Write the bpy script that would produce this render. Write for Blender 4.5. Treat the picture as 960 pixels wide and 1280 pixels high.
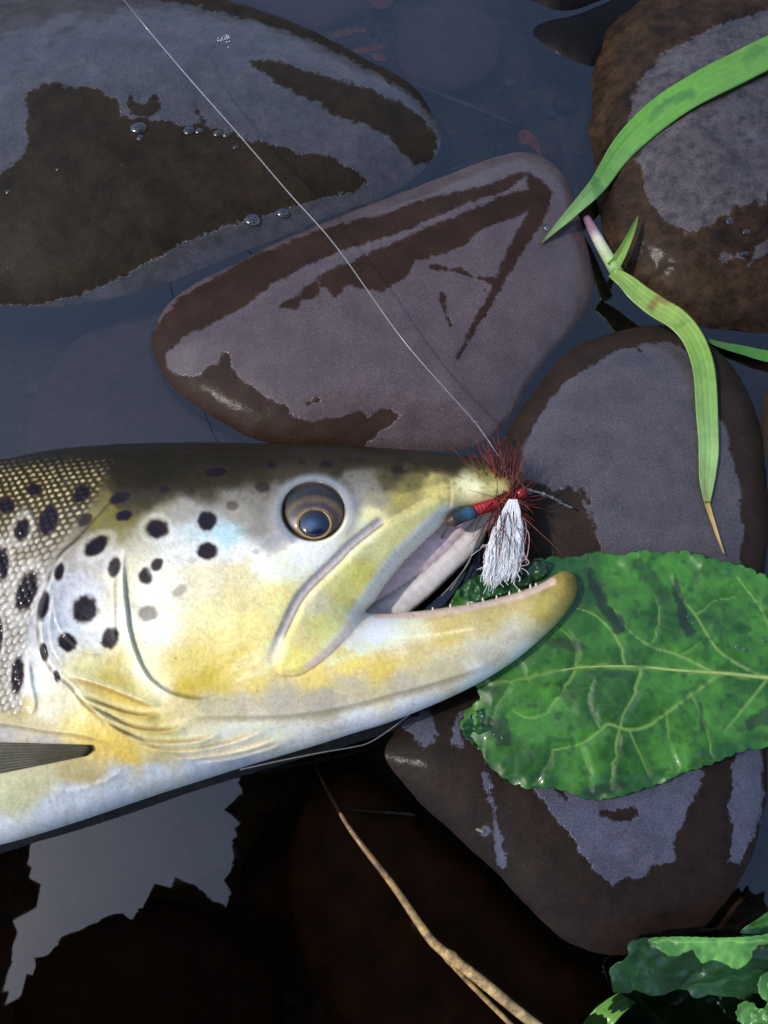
import bpy, math, random
import numpy as np
from mathutils import Vector, Matrix
from mathutils.bvhtree import BVHTree

for o in list(bpy.data.objects): bpy.data.objects.remove(o)
SC = bpy.context.scene
COL = SC.collection
R = math.radians
U = 0.0002                      # 1 unit = 0.2 mm (about one photo pixel at the water)

# ------------------------------------------------------------------ camera
TILT = R(20.0); FOCAL = 1086.0  # focal length in photo pixels
CAM = np.array([0.0, -math.sin(TILT)*FOCAL, math.cos(TILT)*FOCAL])
cd = bpy.data.cameras.new('camera'); cam = bpy.data.objects.new('camera', cd); COL.objects.link(cam)
cam.location = CAM*U; cam.rotation_euler = (TILT, 0, 0)
cd.sensor_fit = 'VERTICAL'; cd.sensor_height = 24; cd.lens = 12*FOCAL/640.0
cd.clip_start = 0.005; cd.clip_end = 2000
SC.camera = cam
SC.render.resolution_x = 768; SC.render.resolution_y = 1024

# ------------------------------------------------------------------ sky, sun, exposure
SUN_EL, SUN_AZ = R(54), R(-100)          # azimuth from +Y, negative towards -X
w = bpy.data.worlds.new('World'); SC.world = w; w.use_nodes = True
nt = w.node_tree; nt.nodes.clear()
sky = nt.nodes.new('ShaderNodeTexSky'); sky.sky_type = 'NISHITA'; sky.sun_disc = False
sky.sun_elevation = SUN_EL; sky.sun_rotation = SUN_AZ
sky.dust_density = 1.0; sky.air_density = 1.0
bg = nt.nodes.new('ShaderNodeBackground'); bg.inputs['Strength'].default_value = 0.15
wo = nt.nodes.new('ShaderNodeOutputWorld')
nt.links.new(sky.outputs[0], bg.inputs[0]); nt.links.new(bg.outputs[0], wo.inputs[0])
sl = bpy.data.lights.new('sun', 'SUN'); sl.energy = 1.4; sl.angle = R(2.2); sl.color = (1.0, 0.95, 0.87)
sun = bpy.data.objects.new('sun', sl); COL.objects.link(sun)
sd_ = Vector((math.sin(SUN_AZ)*math.cos(SUN_EL), math.cos(SUN_AZ)*math.cos(SUN_EL), math.sin(SUN_EL)))
sun.rotation_euler = sd_.to_track_quat('Z', 'Y').to_euler(); sun.location = sd_*5
SC.view_settings.view_transform = 'Standard'; SC.view_settings.look = 'None'
SC.view_settings.exposure = 1.0; SC.view_settings.gamma = 1; SC.view_settings.use_curve_mapping = False
SC.render.engine = 'CYCLES'

# ------------------------------------------------------------------ numeric helpers
rng = np.random.default_rng(7); random.seed(7)
FW = np.array([0, math.sin(TILT), -math.cos(TILT)]); UPV = np.array([0, math.cos(TILT), math.sin(TILT)])
def unproj(px, py, z):
    px = np.asarray(px, float); py = np.asarray(py, float); z = np.asarray(z, float)
    a = (px-480)/FOCAL; b = -(py-640)/FOCAL
    dx = a; dy = b*UPV[1]+FW[1]; dz = b*UPV[2]+FW[2]
    t = (z-CAM[2])/dz
    return np.stack(np.broadcast_arrays(CAM[0]+t*dx, CAM[1]+t*dy, z), -1)
def proj(P):
    d = P-CAM
    f = d@FW
    return 480+FOCAL*d[..., 0]/f, 640-FOCAL*(d@UPV)/f
def lin(c):
    c = np.asarray(c, float)/255.0
    return np.where(c <= 0.04045, c/12.92, ((c+0.055)/1.055)**2.4)
def L4(c): return tuple(lin(c))+(1.0,)
def sstep(a, b, x):
    t = np.clip((x-a)/(b-a), 0, 1); return t*t*(3-2*t)
def hash3(i, j, k, s):
    n = (i*374761393+j*668265263+k*2147483647+s*974634777) & 0xFFFFFFFF
    n = ((n ^ (n >> 13))*1274126177) & 0xFFFFFFFF
    n = ((n ^ (n >> 16))*2246822519) & 0xFFFFFFFF
    return ((n ^ (n >> 13)) & 0xFFFFFF)/float(0xFFFFFF)*2-1
def vnoise(x, y, z, s=0):
    x = np.asarray(x, float); y = np.asarray(y, float)+0*x; z = np.asarray(z, float)+0*x
    i = np.floor(x).astype(np.int64); j = np.floor(y).astype(np.int64); k = np.floor(z).astype(np.int64)
    fx = x-i; fy = y-j; fz = z-k
    fx = fx*fx*(3-2*fx); fy = fy*fy*(3-2*fy); fz = fz*fz*(3-2*fz)
    r = 0
    for a in (0, 1):
        for b in (0, 1):
            for c in (0, 1):
                r = r+hash3(i+a, j+b, k+c, s)*(fx if a else 1-fx)*(fy if b else 1-fy)*(fz if c else 1-fz)
    return r
def fbm(x, y, z=0, s=0, o=4):
    r = 0; a = 1.0; f = 1.0
    for q in range(o):
        r = r+a*vnoise(np.asarray(x)*f, np.asarray(y)*f, np.asarray(z)*f, s+q*17); a *= 0.5; f *= 2.03
    return r
def smooth_closed(pts, step=4.0):
    p = np.asarray(pts, float); n = len(p); out = []
    for i in range(n):
        p0, p1, p2, p3 = p[i-1], p[i], p[(i+1) % n], p[(i+2) % n]
        m = max(2, int(np.linalg.norm(p2-p1)/step))
        t = np.linspace(0, 1, m, endpoint=False)[:, None]
        out.append(0.5*((2*p1)+(-p0+p2)*t+(2*p0-5*p1+4*p2-p3)*t**2+(-p0+3*p1-3*p2+p3)*t**3))
    return np.concatenate(out)
def smooth_open(pts, step=4.0):
    p = np.asarray(pts, float)
    p = np.concatenate([[2*p[0]-p[1]], p, [2*p[-1]-p[-2]]]); out = []
    for i in range(1, len(p)-2):
        p0, p1, p2, p3 = p[i-1], p[i], p[i+1], p[i+2]
        m = max(2, int(np.linalg.norm((p2-p1)[:2])/step))
        t = np.linspace(0, 1, m, endpoint=False)[:, None]
        out.append(0.5*((2*p1)+(-p0+p2)*t+(2*p0-5*p1+4*p2-p3)*t**2+(-p0+3*p1-3*p2+p3)*t**3))
    out.append(p[-2][None])
    return np.concatenate(out)
def seg_dist(X, Y, pts, closed=False):
    """distance, arc position 0..1, side (>0 left of travel), nearest point"""
    p = np.asarray(pts, float); q = np.roll(p, -1, 0) if closed else p[1:]
    a = p if closed else p[:-1]
    ln = np.linalg.norm(q-a, axis=1); cum = np.concatenate([[0], np.cumsum(ln)])
    best = np.full(X.shape, 1e18); ta = np.zeros(X.shape); sd = np.zeros(X.shape)
    nx = np.zeros(X.shape); ny = np.zeros(X.shape)
    for i in range(len(a)):
        ex, ey = q[i]-a[i]; l2 = ex*ex+ey*ey+1e-12
        dx = X-a[i, 0]; dy = Y-a[i, 1]
        t = np.clip((dx*ex+dy*ey)/l2, 0, 1)
        rx = dx-t*ex; ry = dy-t*ey; d2 = rx*rx+ry*ry
        m = d2 < best
        best = np.where(m, d2, best); ta = np.where(m, (cum[i]+t*ln[i])/cum[-1], ta)
        sd = np.where(m, ex*dy-ey*dx, sd); nx = np.where(m, a[i, 0]+t*ex, nx); ny = np.where(m, a[i, 1]+t*ey, ny)
    return np.sqrt(best), ta, sd, nx, ny
def inside(X, Y, pts):
    p = np.asarray(pts, float); q = np.roll(p, -1, 0); r = np.zeros(X.shape, bool)
    for (x0, y0), (x1, y1) in zip(p, q):
        if y0 == y1: continue
        c = ((y0 > Y) != (y1 > Y)) & (X < (x1-x0)*(Y-y0)/(y1-y0)+x0)
        r ^= c
    return r
def poly_sd(X, Y, pts):
    d = seg_dist(X, Y, pts, True)[0]
    return np.where(inside(X, Y, pts), d, -d)
def stroke(X, Y, pts, w, soft=None):
    """soft 0..1 band along a polyline; w may be (start, end) widths"""
    d, t, *_ = seg_dist(X, Y, pts)
    ww = w if np.isscalar(w) else w[0]+(w[1]-w[0])*t
    if soft is None: return np.exp(-(d/ww)**2)
    return 1-sstep(ww-soft, ww+soft, d)
def ell(X, Y, cx, cy, rx, ry, ang=0):
    c, s = math.cos(R(ang)), math.sin(R(ang))
    dx = X-cx; dy = Y-cy
    return np.sqrt(((dx*c+dy*s)/rx)**2+((-dx*s+dy*c)/ry)**2)

# ------------------------------------------------------------------ object helpers
def make_mesh(name, V, faces, smooth=True):
    """V in units (N,3); faces list of index arrays (each (M,3) or (M,4))"""
    me = bpy.data.meshes.new(name)
    V = np.asarray(V, float)
    faces = [np.asarray(f, np.int64) for f in faces if len(f)]
    me.vertices.add(len(V)); me.vertices.foreach_set('co', (V*U).astype(np.float32).ravel())
    idx = np.concatenate([f.ravel() for f in faces]); tot = np.concatenate([np.full(len(f), f.shape[1]) for f in faces])
    me.loops.add(len(idx)); me.loops.foreach_set('vertex_index', idx.astype(np.int32))
    me.polygons.add(len(tot)); st = np.concatenate([[0], np.cumsum(tot)[:-1]])
    me.polygons.foreach_set('loop_start', st.astype(np.int32))
    me.polygons.foreach_set('use_smooth', np.full(len(tot), smooth))
    me.update(calc_edges=True); me.validate()
    return me
def add_obj(name, V, faces, mat, parent=None, smooth=True, col=None, flt=None, label=None, cat=None, group=None, kind=None):
    V = np.asarray(V, float)
    base = np.array([(V[:, 0].min()+V[:, 0].max())/2, (V[:, 1].min()+V[:, 1].max())/2, V[:, 2].min()])
    me = make_mesh(name, V-base, faces, smooth)
    if col is not None:
        a = me.attributes.new('Col', 'FLOAT_COLOR', 'POINT')
        c = np.ones((len(V), 4), np.float32); c[:, :3] = col; a.data.foreach_set('color', c.ravel())
    for k, v in (flt or {}).items():
        a = me.attributes.new(k, 'FLOAT', 'POINT'); a.data.foreach_set('value', np.asarray(v, np.float32).ravel())
    me.materials.append(mat)
    o = bpy.data.objects.new(name, me); COL.objects.link(o)
    wl = Vector(base*U)
    if parent is not None:
        o.parent = parent; o.location = wl-world_of(parent)
    else: o.location = wl
    if label: o['label'] = label
    if cat: o['category'] = cat
    if group: o['group'] = group
    if kind: o['kind'] = kind
    return o
def world_of(o):
    v = o.location.copy()
    while o.parent: o = o.parent; v += o.location
    return v
def empty(name, loc, label, cat, group=None):
    o = bpy.data.objects.new(name, None); COL.objects.link(o); o.empty_display_size = 0.01
    o.location = Vector(np.asarray(loc)*U); o['label'] = label; o['category'] = cat
    if group: o['group'] = group
    return o
class MB:
    def __init__(s): s.V = []; s.Q = []; s.T = []; s.C = []; s.n = 0
    def add(s, V, Q=(), T=(), c=None):
        V = np.asarray(V, float)
        if len(Q): s.Q.append(np.asarray(Q)+s.n)
        if len(T): s.T.append(np.asarray(T)+s.n)
        s.V.append(V); s.n += len(V)
        if c is not None: s.C.append(np.broadcast_to(np.asarray(c, float), (len(V), 3)))
    def tube(s, P, rad, seg=8, c=None, cap=True, flat=1.0):
        P = np.asarray(P, float); n = len(P); rad = np.broadcast_to(np.asarray(rad, float), (n,))
        T = np.gradient(P, axis=0); T /= np.linalg.norm(T, axis=1)[:, None]+1e-9
        up = np.array([0, 0, 1.0]); V = []
        for i in range(n):
            a = np.cross(T[i], up)
            if np.linalg.norm(a) < 1e-3: a = np.cross(T[i], [0, 1.0, 0])
            a /= np.linalg.norm(a); b = np.cross(a, T[i])
            th = np.arange(seg)*2*math.pi/seg
            V.append(P[i]+rad[i]*(np.cos(th)[:, None]*a+flat*np.sin(th)[:, None]*b))
        V = np.concatenate(V)
        Q = [(i*seg+j, i*seg+(j+1) % seg, (i+1)*seg+(j+1) % seg, (i+1)*seg+j) for i in range(n-1) for j in range(seg)]
        Tt = []
        if cap:
            V = np.concatenate([V, P[:1], P[-1:]])
            Tt = [(n*seg, (j+1) % seg, j) for j in range(seg)]+[(n*seg+1, (n-1)*seg+j, (n-1)*seg+(j+1) % seg) for j in range(seg)]
        if c is not None:
            c = np.asarray(c, float)
            if c.ndim == 2:
                c = np.concatenate([np.repeat(c, seg, 0)]+([c[:1], c[-1:]] if cap else []))
        s.add(V, Q, Tt, c)
    def blob(s, cen, rad, c=None, nu=12, nv=8):
        th = np.linspace(0, math.pi, nv+1); V = []
        for t in th:
            for p in np.arange(nu)*2*math.pi/nu: V.append((math.sin(t)*math.cos(p), math.sin(t)*math.sin(p), math.cos(t)))
        Q = [(i*nu+j, (i+1)*nu+j, (i+1)*nu+(j+1) % nu, i*nu+(j+1) % nu) for i in range(nv) for j in range(nu)]
        s.add(np.array(V)*np.asarray(rad, float)+np.asarray(cen, float), Q, (), c)
    def build(s, name, mat, parent=None, **k):
        V = np.concatenate(s.V); F = []
        if s.Q: F.append(np.concatenate(s.Q))
        if s.T: F.append(np.concatenate(s.T))
        return add_obj(name, V, F, mat, parent, col=np.concatenate(s.C) if s.C else None, **k)

BVH = []
def reg(o):
    me = o.data; off = np.array(world_of(o))
    co = np.empty(len(me.vertices)*3, np.float32); me.vertices.foreach_get('co', co)
    co = co.reshape(-1, 3)+off
    BVH.append((o, BVHTree.FromPolygons([tuple(v) for v in co], [tuple(p.vertices) for p in me.polygons])))
def hit(px, py, default_z=-60, only=None):
    """point (units) where the ray through a photo pixel first meets what is built"""
    d = unproj(px, py, 0)-CAM; d /= np.linalg.norm(d); best = None
    for o, b in BVH:
        if only and o not in only: continue
        h = b.ray_cast(Vector(CAM*U), Vector(d))
        if h[0] is not None and (best is None or h[3] < best[1]): best = (np.array(h[0])/U, h[3])
    return best[0] if best else unproj(px, py, default_z)
def hz(px, py, **k): return hit(px, py, **k)[2]

def clipped_grid(outline, xs, ys):
    """grid cut to an outline; returns X, Y, quads, boundary flag, signed distance"""
    X, Y = np.meshgrid(xs, ys); shp = X.shape
    x = X.ravel(); y = Y.ravel()
    ins = inside(x, y, outline)
    I = ins.reshape(shp)
    near = np.zeros(shp, bool)
    c = I[:-1, :-1] | I[1:, :-1] | I[:-1, 1:] | I[1:, 1:]
    near[:-1, :-1] |= c; near[1:, :-1] |= c; near[:-1, 1:] |= c; near[1:, 1:] |= c
    use = np.where(near.ravel())[0]
    d, t, s, nx, ny = seg_dist(x[use], y[use], outline, True)
    st = min(np.diff(xs).min(), np.diff(ys).min())
    snap = (~ins[use]) | (d < 0.3*st)
    ux = np.where(snap, nx, x[use]); uy = np.where(snap, ny, y[use]); d = np.where(snap, 0, d)
    mp = np.full(x.size, -1); mp[use] = np.arange(len(use))
    G = mp.reshape(shp); jj, ii = np.where(c)
    Q = np.stack([G[jj, ii], G[jj+1, ii], G[jj+1, ii+1], G[jj, ii+1]], 1)
    Q = Q[~(snap[Q].all(1))] if True else Q
    keep = np.unique(Q); rm = np.full(len(use), -1); rm[keep] = np.arange(len(keep))
    ux, uy, snap, d = ux[keep], uy[keep], snap[keep], d[keep]; Q = rm[Q]
    # true boundary = edges used once
    E = np.concatenate([Q[:, [0, 1]], Q[:, [1, 2]], Q[:, [2, 3]], Q[:, [3, 0]]]); E.sort(1)
    un, ct = np.unique(E, axis=0, return_counts=True)
    bd = np.zeros(len(keep), bool); bd[un[ct == 1].ravel()] = True
    return ux, uy, Q, bd, d
def shell(Vt, Vb, Q, bd):
    """close a top sheet with a bottom sheet that shares the boundary vertices"""
    n = len(Vt); mp = np.arange(n); fr = np.where(~bd)[0]; mp[fr] = n+np.arange(len(fr))
    V = np.concatenate([Vt, Vb[fr]])
    return V, [Q, mp[Q][:, ::-1]], fr

# ------------------------------------------------------------------ materials
def new_mat(name):
    m = bpy.data.materials.new(name); m.use_nodes = True; n = m.node_tree
    p = n.nodes['Principled BSDF']; return m, n, p
def N(n, t, **k):
    x = n.nodes.new(t)
    for a, b in k.items():
        if hasattr(x, a): setattr(x, a, b)
        else: x.inputs[a].default_value = b
    return x
def ramp(n, fac, stops):
    r = n.nodes.new('ShaderNodeValToRGB'); e = r.color_ramp.elements
    while len(e) > 1: e.remove(e[-1])
    e[0].position = stops[0][0]; e[0].color = stops[0][1]
    for p, c in stops[1:]:
        q = e.new(p); q.color = c
    n.links.new(fac, r.inputs[0]); return r.outputs[0]
def math_(n, op, a, b=None, c=None):
    x = n.nodes.new('ShaderNodeMath'); x.operation = op
    for i, v in enumerate((a, b, c)):
        if v is None: continue
        if isinstance(v, (int, float)): x.inputs[i].default_value = v
        else: n.links.new(v, x.inputs[i])
    return x.outputs[0]
def mixc(n, f, a, b, mode='MIX'):
    x = n.nodes.new('ShaderNodeMix'); x.data_type = 'RGBA'; x.blend_type = mode
    for s, v in ((x.inputs[0], f), (x.inputs[6], a), (x.inputs[7], b)):
        if isinstance(v, (int, float, tuple)): s.default_value = v
        else: n.links.new(v, s)
    return x.outputs[2]
def noise(n, scale, detail=4, rough=0.6, vec=None):
    x = N(n, 'ShaderNodeTexNoise'); x.inputs['Scale'].default_value = scale
    x.inputs['Detail'].default_value = detail; x.inputs['Roughness'].default_value = rough
    if vec is not None: n.links.new(vec, x.inputs['Vector'])
    return x.outputs[0]
def bump(n, h, dist, strength=1.0, prev=None):
    b = n.nodes.new('ShaderNodeBump'); b.inputs['Distance'].default_value = dist; b.inputs['Strength'].default_value = strength
    n.links.new(h, b.inputs['Height'])
    if prev is not None: n.links.new(prev, b.inputs['Normal'])
    return b.outputs[0]

def rock_mat(name, brown, brown2, grey, grey2, rough=0.5, coat=1.0, edge=5.0, bk=0.16, mott=0.0):
    m, n, p = new_mat(name)
    tc = N(n, 'ShaderNodeTexCoord').outputs['Object']
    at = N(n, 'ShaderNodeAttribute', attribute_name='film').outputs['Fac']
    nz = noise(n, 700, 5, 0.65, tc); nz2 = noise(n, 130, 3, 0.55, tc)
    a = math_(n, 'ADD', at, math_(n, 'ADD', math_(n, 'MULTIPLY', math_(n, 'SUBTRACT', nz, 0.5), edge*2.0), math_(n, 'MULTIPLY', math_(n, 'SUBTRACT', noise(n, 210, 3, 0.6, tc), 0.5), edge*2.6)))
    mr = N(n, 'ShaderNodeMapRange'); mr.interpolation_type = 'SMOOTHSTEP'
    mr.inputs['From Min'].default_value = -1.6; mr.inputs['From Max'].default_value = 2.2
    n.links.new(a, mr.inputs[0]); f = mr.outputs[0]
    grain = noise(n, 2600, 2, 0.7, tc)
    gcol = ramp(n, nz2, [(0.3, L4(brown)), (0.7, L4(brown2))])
    film_sheen_col = ramp(n, nz2, [(0.3, L4(grey)), (0.7, L4(grey2))])  # greyer base in film areas stands in for part of the reflected sky
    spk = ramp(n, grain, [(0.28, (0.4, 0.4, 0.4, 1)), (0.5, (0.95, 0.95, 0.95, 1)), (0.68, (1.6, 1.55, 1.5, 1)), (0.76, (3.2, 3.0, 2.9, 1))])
    base = mixc(n, f, gcol, film_sheen_col)
    base = mixc(n, 0.62, base, spk, 'MULTIPLY')
    if mott:
        mt = ramp(n, noise(n, 330, 7, 0.72, tc), [(0.38, (.35, .33, .3, 1)), (0.52, (1, 1, 1, 1)), (0.7, (1.5, 1.35, 1.1, 1))])
        base = mixc(n, mott, base, mt, 'MULTIPLY')
    n.links.new(base, p.inputs['Base Color'])
    p.inputs['Roughness'].default_value = rough; p.inputs['Specular IOR Level'].default_value = 0.08
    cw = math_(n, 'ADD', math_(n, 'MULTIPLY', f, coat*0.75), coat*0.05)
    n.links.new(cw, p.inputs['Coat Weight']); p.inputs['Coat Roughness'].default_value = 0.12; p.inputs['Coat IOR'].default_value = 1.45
    # the film of water is level with the grains; the bare damp stone is rough
    b1 = bump(n, grain, 0.0002, 0.4)
    b2 = bump(n, noise(n, 420, 6, 0.65, tc), 0.0006, bk, b1)
    b3 = bump(n, f, 0.0002, 0.5, b2)
    n.links.new(b3, p.inputs['Normal'])
    cb = bump(n, grain, 0.00008, 0.32, bump(n, f, 0.0003, 0.6))
    n.links.new(cb, p.inputs['Coat Normal'])
    return m

def col_mat(name, rough=0.4, coat=0.0, crough=0.1, nscale=900, namp=0.25, bdist=0.0001, bstr=0.3, sss=0.0, trans=0.0, spec=0.5, bscale=None):
    m, n, p = new_mat(name)
    tc = N(n, 'ShaderNodeTexCoord').outputs['Object']
    at = N(n, 'ShaderNodeAttribute', attribute_name='Col').outputs['Color']
    nz = noise(n, nscale, 5, 0.65, tc)
    k = ramp(n, nz, [(0.25, (1-namp,)*3+(1,)), (0.75, (1+namp*0.6,)*3+(1,))])
    c = mixc(n, 1.0, at, k, 'MULTIPLY'); n.links.new(c, p.inputs['Base Color'])
    p.inputs['Roughness'].default_value = rough; p.inputs['Specular IOR Level'].default_value = spec
    p.inputs['Coat Weight'].default_value = coat; p.inputs['Coat Roughness'].default_value = crough
    bn = bump(n, noise(n, bscale or nscale*1.7, 3, 0.6, tc), bdist, bstr); n.links.new(bn, p.inputs['Normal'])
    if sss:
        p.inputs['Subsurface Weight'].default_value = sss; p.inputs['Subsurface Scale'].default_value = 0.001
        p.inputs['Subsurface Radius'].default_value = (1, 0.6, 0.4)
    if trans:
        tr = N(n, 'ShaderNodeBsdfTranslucent'); n.links.new(c, tr.inputs[0])
        mx = N(n, 'ShaderNodeMixShader'); mx.inputs[0].default_value = trans
        n.links.new(p.outputs[0], mx.inputs[1]); n.links.new(tr.outputs[0], mx.inputs[2])
        n.links.new(mx.outputs[0], n.nodes['Material Output'].inputs[0])
    return m
def plain(name, c, rough=0.5, coat=0.0, metal=0.0):
    m, n, p = new_mat(name)
    tc = N(n, 'ShaderNodeTexCoord').outputs['Object']; nz = noise(n, 900, 3, 0.6, tc)
    cc = lin(c); k = ramp(n, nz, [(0.3, tuple(cc*0.8)+(1,)), (0.7, tuple(np.minimum(cc*1.15, 1))+(1,))])
    n.links.new(k, p.inputs['Base Color']); p.inputs['Roughness'].default_value = rough
    p.inputs['Coat Weight'].default_value = coat; p.inputs['Coat Roughness'].default_value = 0.05; p.inputs['Metallic'].default_value = metal
    return m

# ------------------------------------------------------------------ the setting: river bed and water
def axis(lo, hi, step, far):
    c = np.arange(lo, hi+step, step); a = []; v = step; x = c[-1]
    while x < far: v *= 1.35; x += v; a.append(x)
    b = []; v = step; x = c[0]
    while x > -far: v *= 1.35; x -= v; b.append(x)
    return np.concatenate([b[::-1], c, a])
bx = axis(-820, 820, 10, 600000); by = axis(-700, 1100, 10, 600000)
X, Y = np.meshgrid(bx, by)
def bed_z(x, y):
    z = -70-150*sstep(120, -330, y)*sstep(420, -150, x)-60*sstep(200, -300, y)
    z = z+9*fbm(x/90, y/90, 0, 3)+3*fbm(x/18, y/18, 0, 5)
    z = z*sstep(-2600, -1600, y)+(1-sstep(-4200, -2000, y))*700
    return z
Vb = np.stack([X, Y, bed_z(X, Y)], -1).reshape(-1, 3)
nx_ = len(bx); jj, ii = np.meshgrid(np.arange(len(by)-1), np.arange(nx_-1), indexing='ij'); k = (jj*nx_+ii).ravel()
Qb = np.stack([k, k+1, k+nx_+1, k+nx_], 1)
m, n, p = new_mat('silty_river_bed')
tc = N(n, 'ShaderNodeTexCoord').outputs['Object']
c1 = ramp(n, noise(n, 60, 6, 0.7, tc), [(0.3, L4((52, 40, 34))), (0.5, L4((80, 65, 58))), (0.72, L4((112, 90, 74)))])
vz = N(n, 'ShaderNodeTexVoronoi'); vz.inputs['Scale'].default_value = 330; n.links.new(tc, vz.inputs['Vector'])
c2 = mixc(n, 0.45, c1, vz.outputs['Color'], 'OVERLAY')
n.links.new(c2, p.inputs['Base Color']); p.inputs['Roughness'].default_value = 0.8
n.links.new(bump(n, vz.outputs['Distance'], 0.001, 0.6), p.inputs['Normal'])
BEDM = m
bed = add_obj('river_bed', Vb, [Qb], BEDM, kind='structure', label='silty brown stream bed with fine gravel under clear water', cat='river bed')

m, n, p = new_mat('stream_water'); n.nodes.remove(p)
tr = N(n, 'ShaderNodeBsdfTransparent'); tr.inputs[0].default_value = (0.96, 0.95, 0.93, 1)
gl = N(n, 'ShaderNodeBsdfGlossy'); gl.inputs['Roughness'].default_value = 0.015
fr = N(n, 'ShaderNodeFresnel'); fr.inputs['IOR'].default_value = 1.75
tc = N(n, 'ShaderNodeTexCoord').outputs['Object']
bn = bump(n, noise(n, 28, 2, 0.4, tc), 0.0006, 0.5)
n.links.new(bn, gl.inputs['Normal'])
mx = N(n, 'ShaderNodeMixShader'); n.links.new(fr.outputs[0], mx.inputs[0]); n.links.new(tr.outputs[0], mx.inputs[1]); n.links.new(gl.outputs[0], mx.inputs[2])
out = n.nodes['Material Output']; n.links.new(mx.outputs[0], out.inputs['Surface'])
va = N(n, 'ShaderNodeVolumeAbsorption'); va.inputs['Color'].default_value = (0.62, 0.44, 0.28, 1); va.inputs['Density'].default_value = 19
n.links.new(va.outputs[0], out.inputs['Volume'])
WATM = m
F = 500000.0
wv = [(-F, -F, 0), (F, -F, 0), (F, F, 0), (-F, F, 0), (-F, -F, -900), (F, -F, -900), (F, F, -900), (-F, F, -900)]
water = add_obj('water', wv, [[(0, 1, 2, 3), (7, 6, 5, 4), (0, 4, 5, 1), (1, 5, 6, 2), (2, 6, 7, 3), (3, 7, 4, 0)]], WATM, smooth=False,
                kind='structure', label='clear shallow stream water mirroring the pale sky', cat='water')

# unseen wooded valley sides, added all round to block the low sky
na_, nr_ = 180, 26; HV = []
for i in range(nr_):
    r_ = 60000+i*5200
    for a in np.arange(na_)*2*math.pi/na_:
        hgt = -1500+52000*sstep(0, 1, np.array(i/(nr_-4)))*(1+.16*math.sin(3*a+1)+.1*math.sin(7*a)) 
        HV.append((r_*math.cos(a), r_*math.sin(a), float(hgt)))
HV = np.array(HV); HV[:, 2] += 2600*fbm(HV[:, 0]/9000, HV[:, 1]/9000, HV[:, 2]/9000, 400, 4)*sstep(0, 9000, HV[:, 2])
HQ = [(i*na_+j, (i+1)*na_+j, (i+1)*na_+(j+1) % na_, i*na_+(j+1) % na_) for i in range(nr_-1) for j in range(na_)]
m, n, p = new_mat('wooded_slope'); tc = N(n, 'ShaderNodeTexCoord').outputs['Object']
n.links.new(ramp(n, noise(n, 1.5, 6, .7, tc), [(.3, L4((22, 34, 16))), (.7, L4((58, 76, 38)))]), p.inputs['Base Color']); p.inputs['Roughness'].default_value = .9
n.links.new(bump(n, noise(n, 2.5, 6, .7, tc), .4, 1), p.inputs['Normal'])
add_obj('sky_blocker_hills', HV, [HQ], m, kind='structure', label='unseen dark wooded valley sides added to block the low sky', cat='hill')

# ------------------------------------------------------------------ stones
def stone(name, outline, zr, zt, mat, label, film=None, cen=None, nang=260, nr=60, pw=(2.6, 2.0), depth=90, seed=1, rough=0.9, group=None, extra=None, slope=(0, 0), lump=5.0):
    P = smooth_closed(outline, 6); ln = np.linalg.norm(np.roll(P, -1, 0)-P, axis=1); cum = np.concatenate([[0], np.cumsum(ln)])
    s = np.linspace(0, cum[-1], nang, endpoint=False); PP = np.concatenate([P, P[:1]])
    ox = np.interp(s, cum, PP[:, 0]); oy = np.interp(s, cum, PP[:, 1])
    O = unproj(ox, oy, zr)
    c = unproj(*(cen or (P[:, 0].mean(), P[:, 1].mean())), zr)
    rr = np.sin(np.linspace(math.pi/2, 0, nr, endpoint=False)**1.0); rr = 0.55*rr+0.45*np.linspace(1, 0, nr, endpoint=False)
    rings = []
    for r in rr:
        q = c+(O-c)*r; q[:, 2] = zr+(zt-zr)*(1-r**pw[0])**(1/pw[1]); rings.append(q)
    nb = 16; low = []
    for a in np.linspace(0, math.pi/2, nb+1)[1:-1]:
        q = c+(O-c)*(math.cos(a)*0.9+0.1 if a < 1.5 else 0.1); q[:, 2] = zr-depth*math.sin(a); low.append(q)
    V = np.concatenate(low[::-1]+rings); nl = nb-1+nr
    top = c.copy(); top[2] = zt; bot = c.copy(); bot[2] = zr-depth
    V = np.concatenate([V, [top], [bot]])
    V[:, 2] += (V[:, 0]-c[0])*slope[0]+(V[:, 1]-c[1])*slope[1]
    x, y, z = V.T
    hgt = sstep(zr-3, zr+12, z)
    nrm = V-np.array([c[0], c[1], zr-20]); nrm /= np.linalg.norm(nrm, axis=1)[:, None]
    dsp = lump*fbm(x/130, y/130, z/130, seed, 3)+rough*fbm(x/28, y/28, z/28, seed+9, 4)
    V = V+nrm*(dsp*(0.25+0.75*hgt))[:, None]
    j = np.arange(nang); jn = (j+1) % nang
    Q = np.concatenate([np.stack([i*nang+j, i*nang+jn, (i+1)*nang+jn, (i+1)*nang+j], 1) for i in range(nl-1)])
    t_i = nl*nang; T = np.concatenate([np.stack([(nl-1)*nang+j, (nl-1)*nang+jn, np.full(nang, t_i)], 1), np.stack([jn, j, np.full(nang, t_i+1)], 1)])
    px, py = proj(V)
    if extra is not None: V[:, 2] += extra(px, py)*hgt
    # orientation of faces: outlines may run either way
    area = 0.5*np.sum(O[:, 0]*np.roll(O[:, 1], -1)-np.roll(O[:, 0], -1)*O[:, 1])
    if area < 0: Q = Q[:, ::-1]; T = T[:, ::-1]
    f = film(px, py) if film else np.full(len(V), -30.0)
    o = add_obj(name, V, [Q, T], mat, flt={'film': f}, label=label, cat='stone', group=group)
    reg(o); return o
def PS(pts, sm=False):
    pts = smooth_closed(pts, 8) if sm else np.asarray(pts, float)
    return lambda x, y: poly_sd(x, y, pts)
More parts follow.
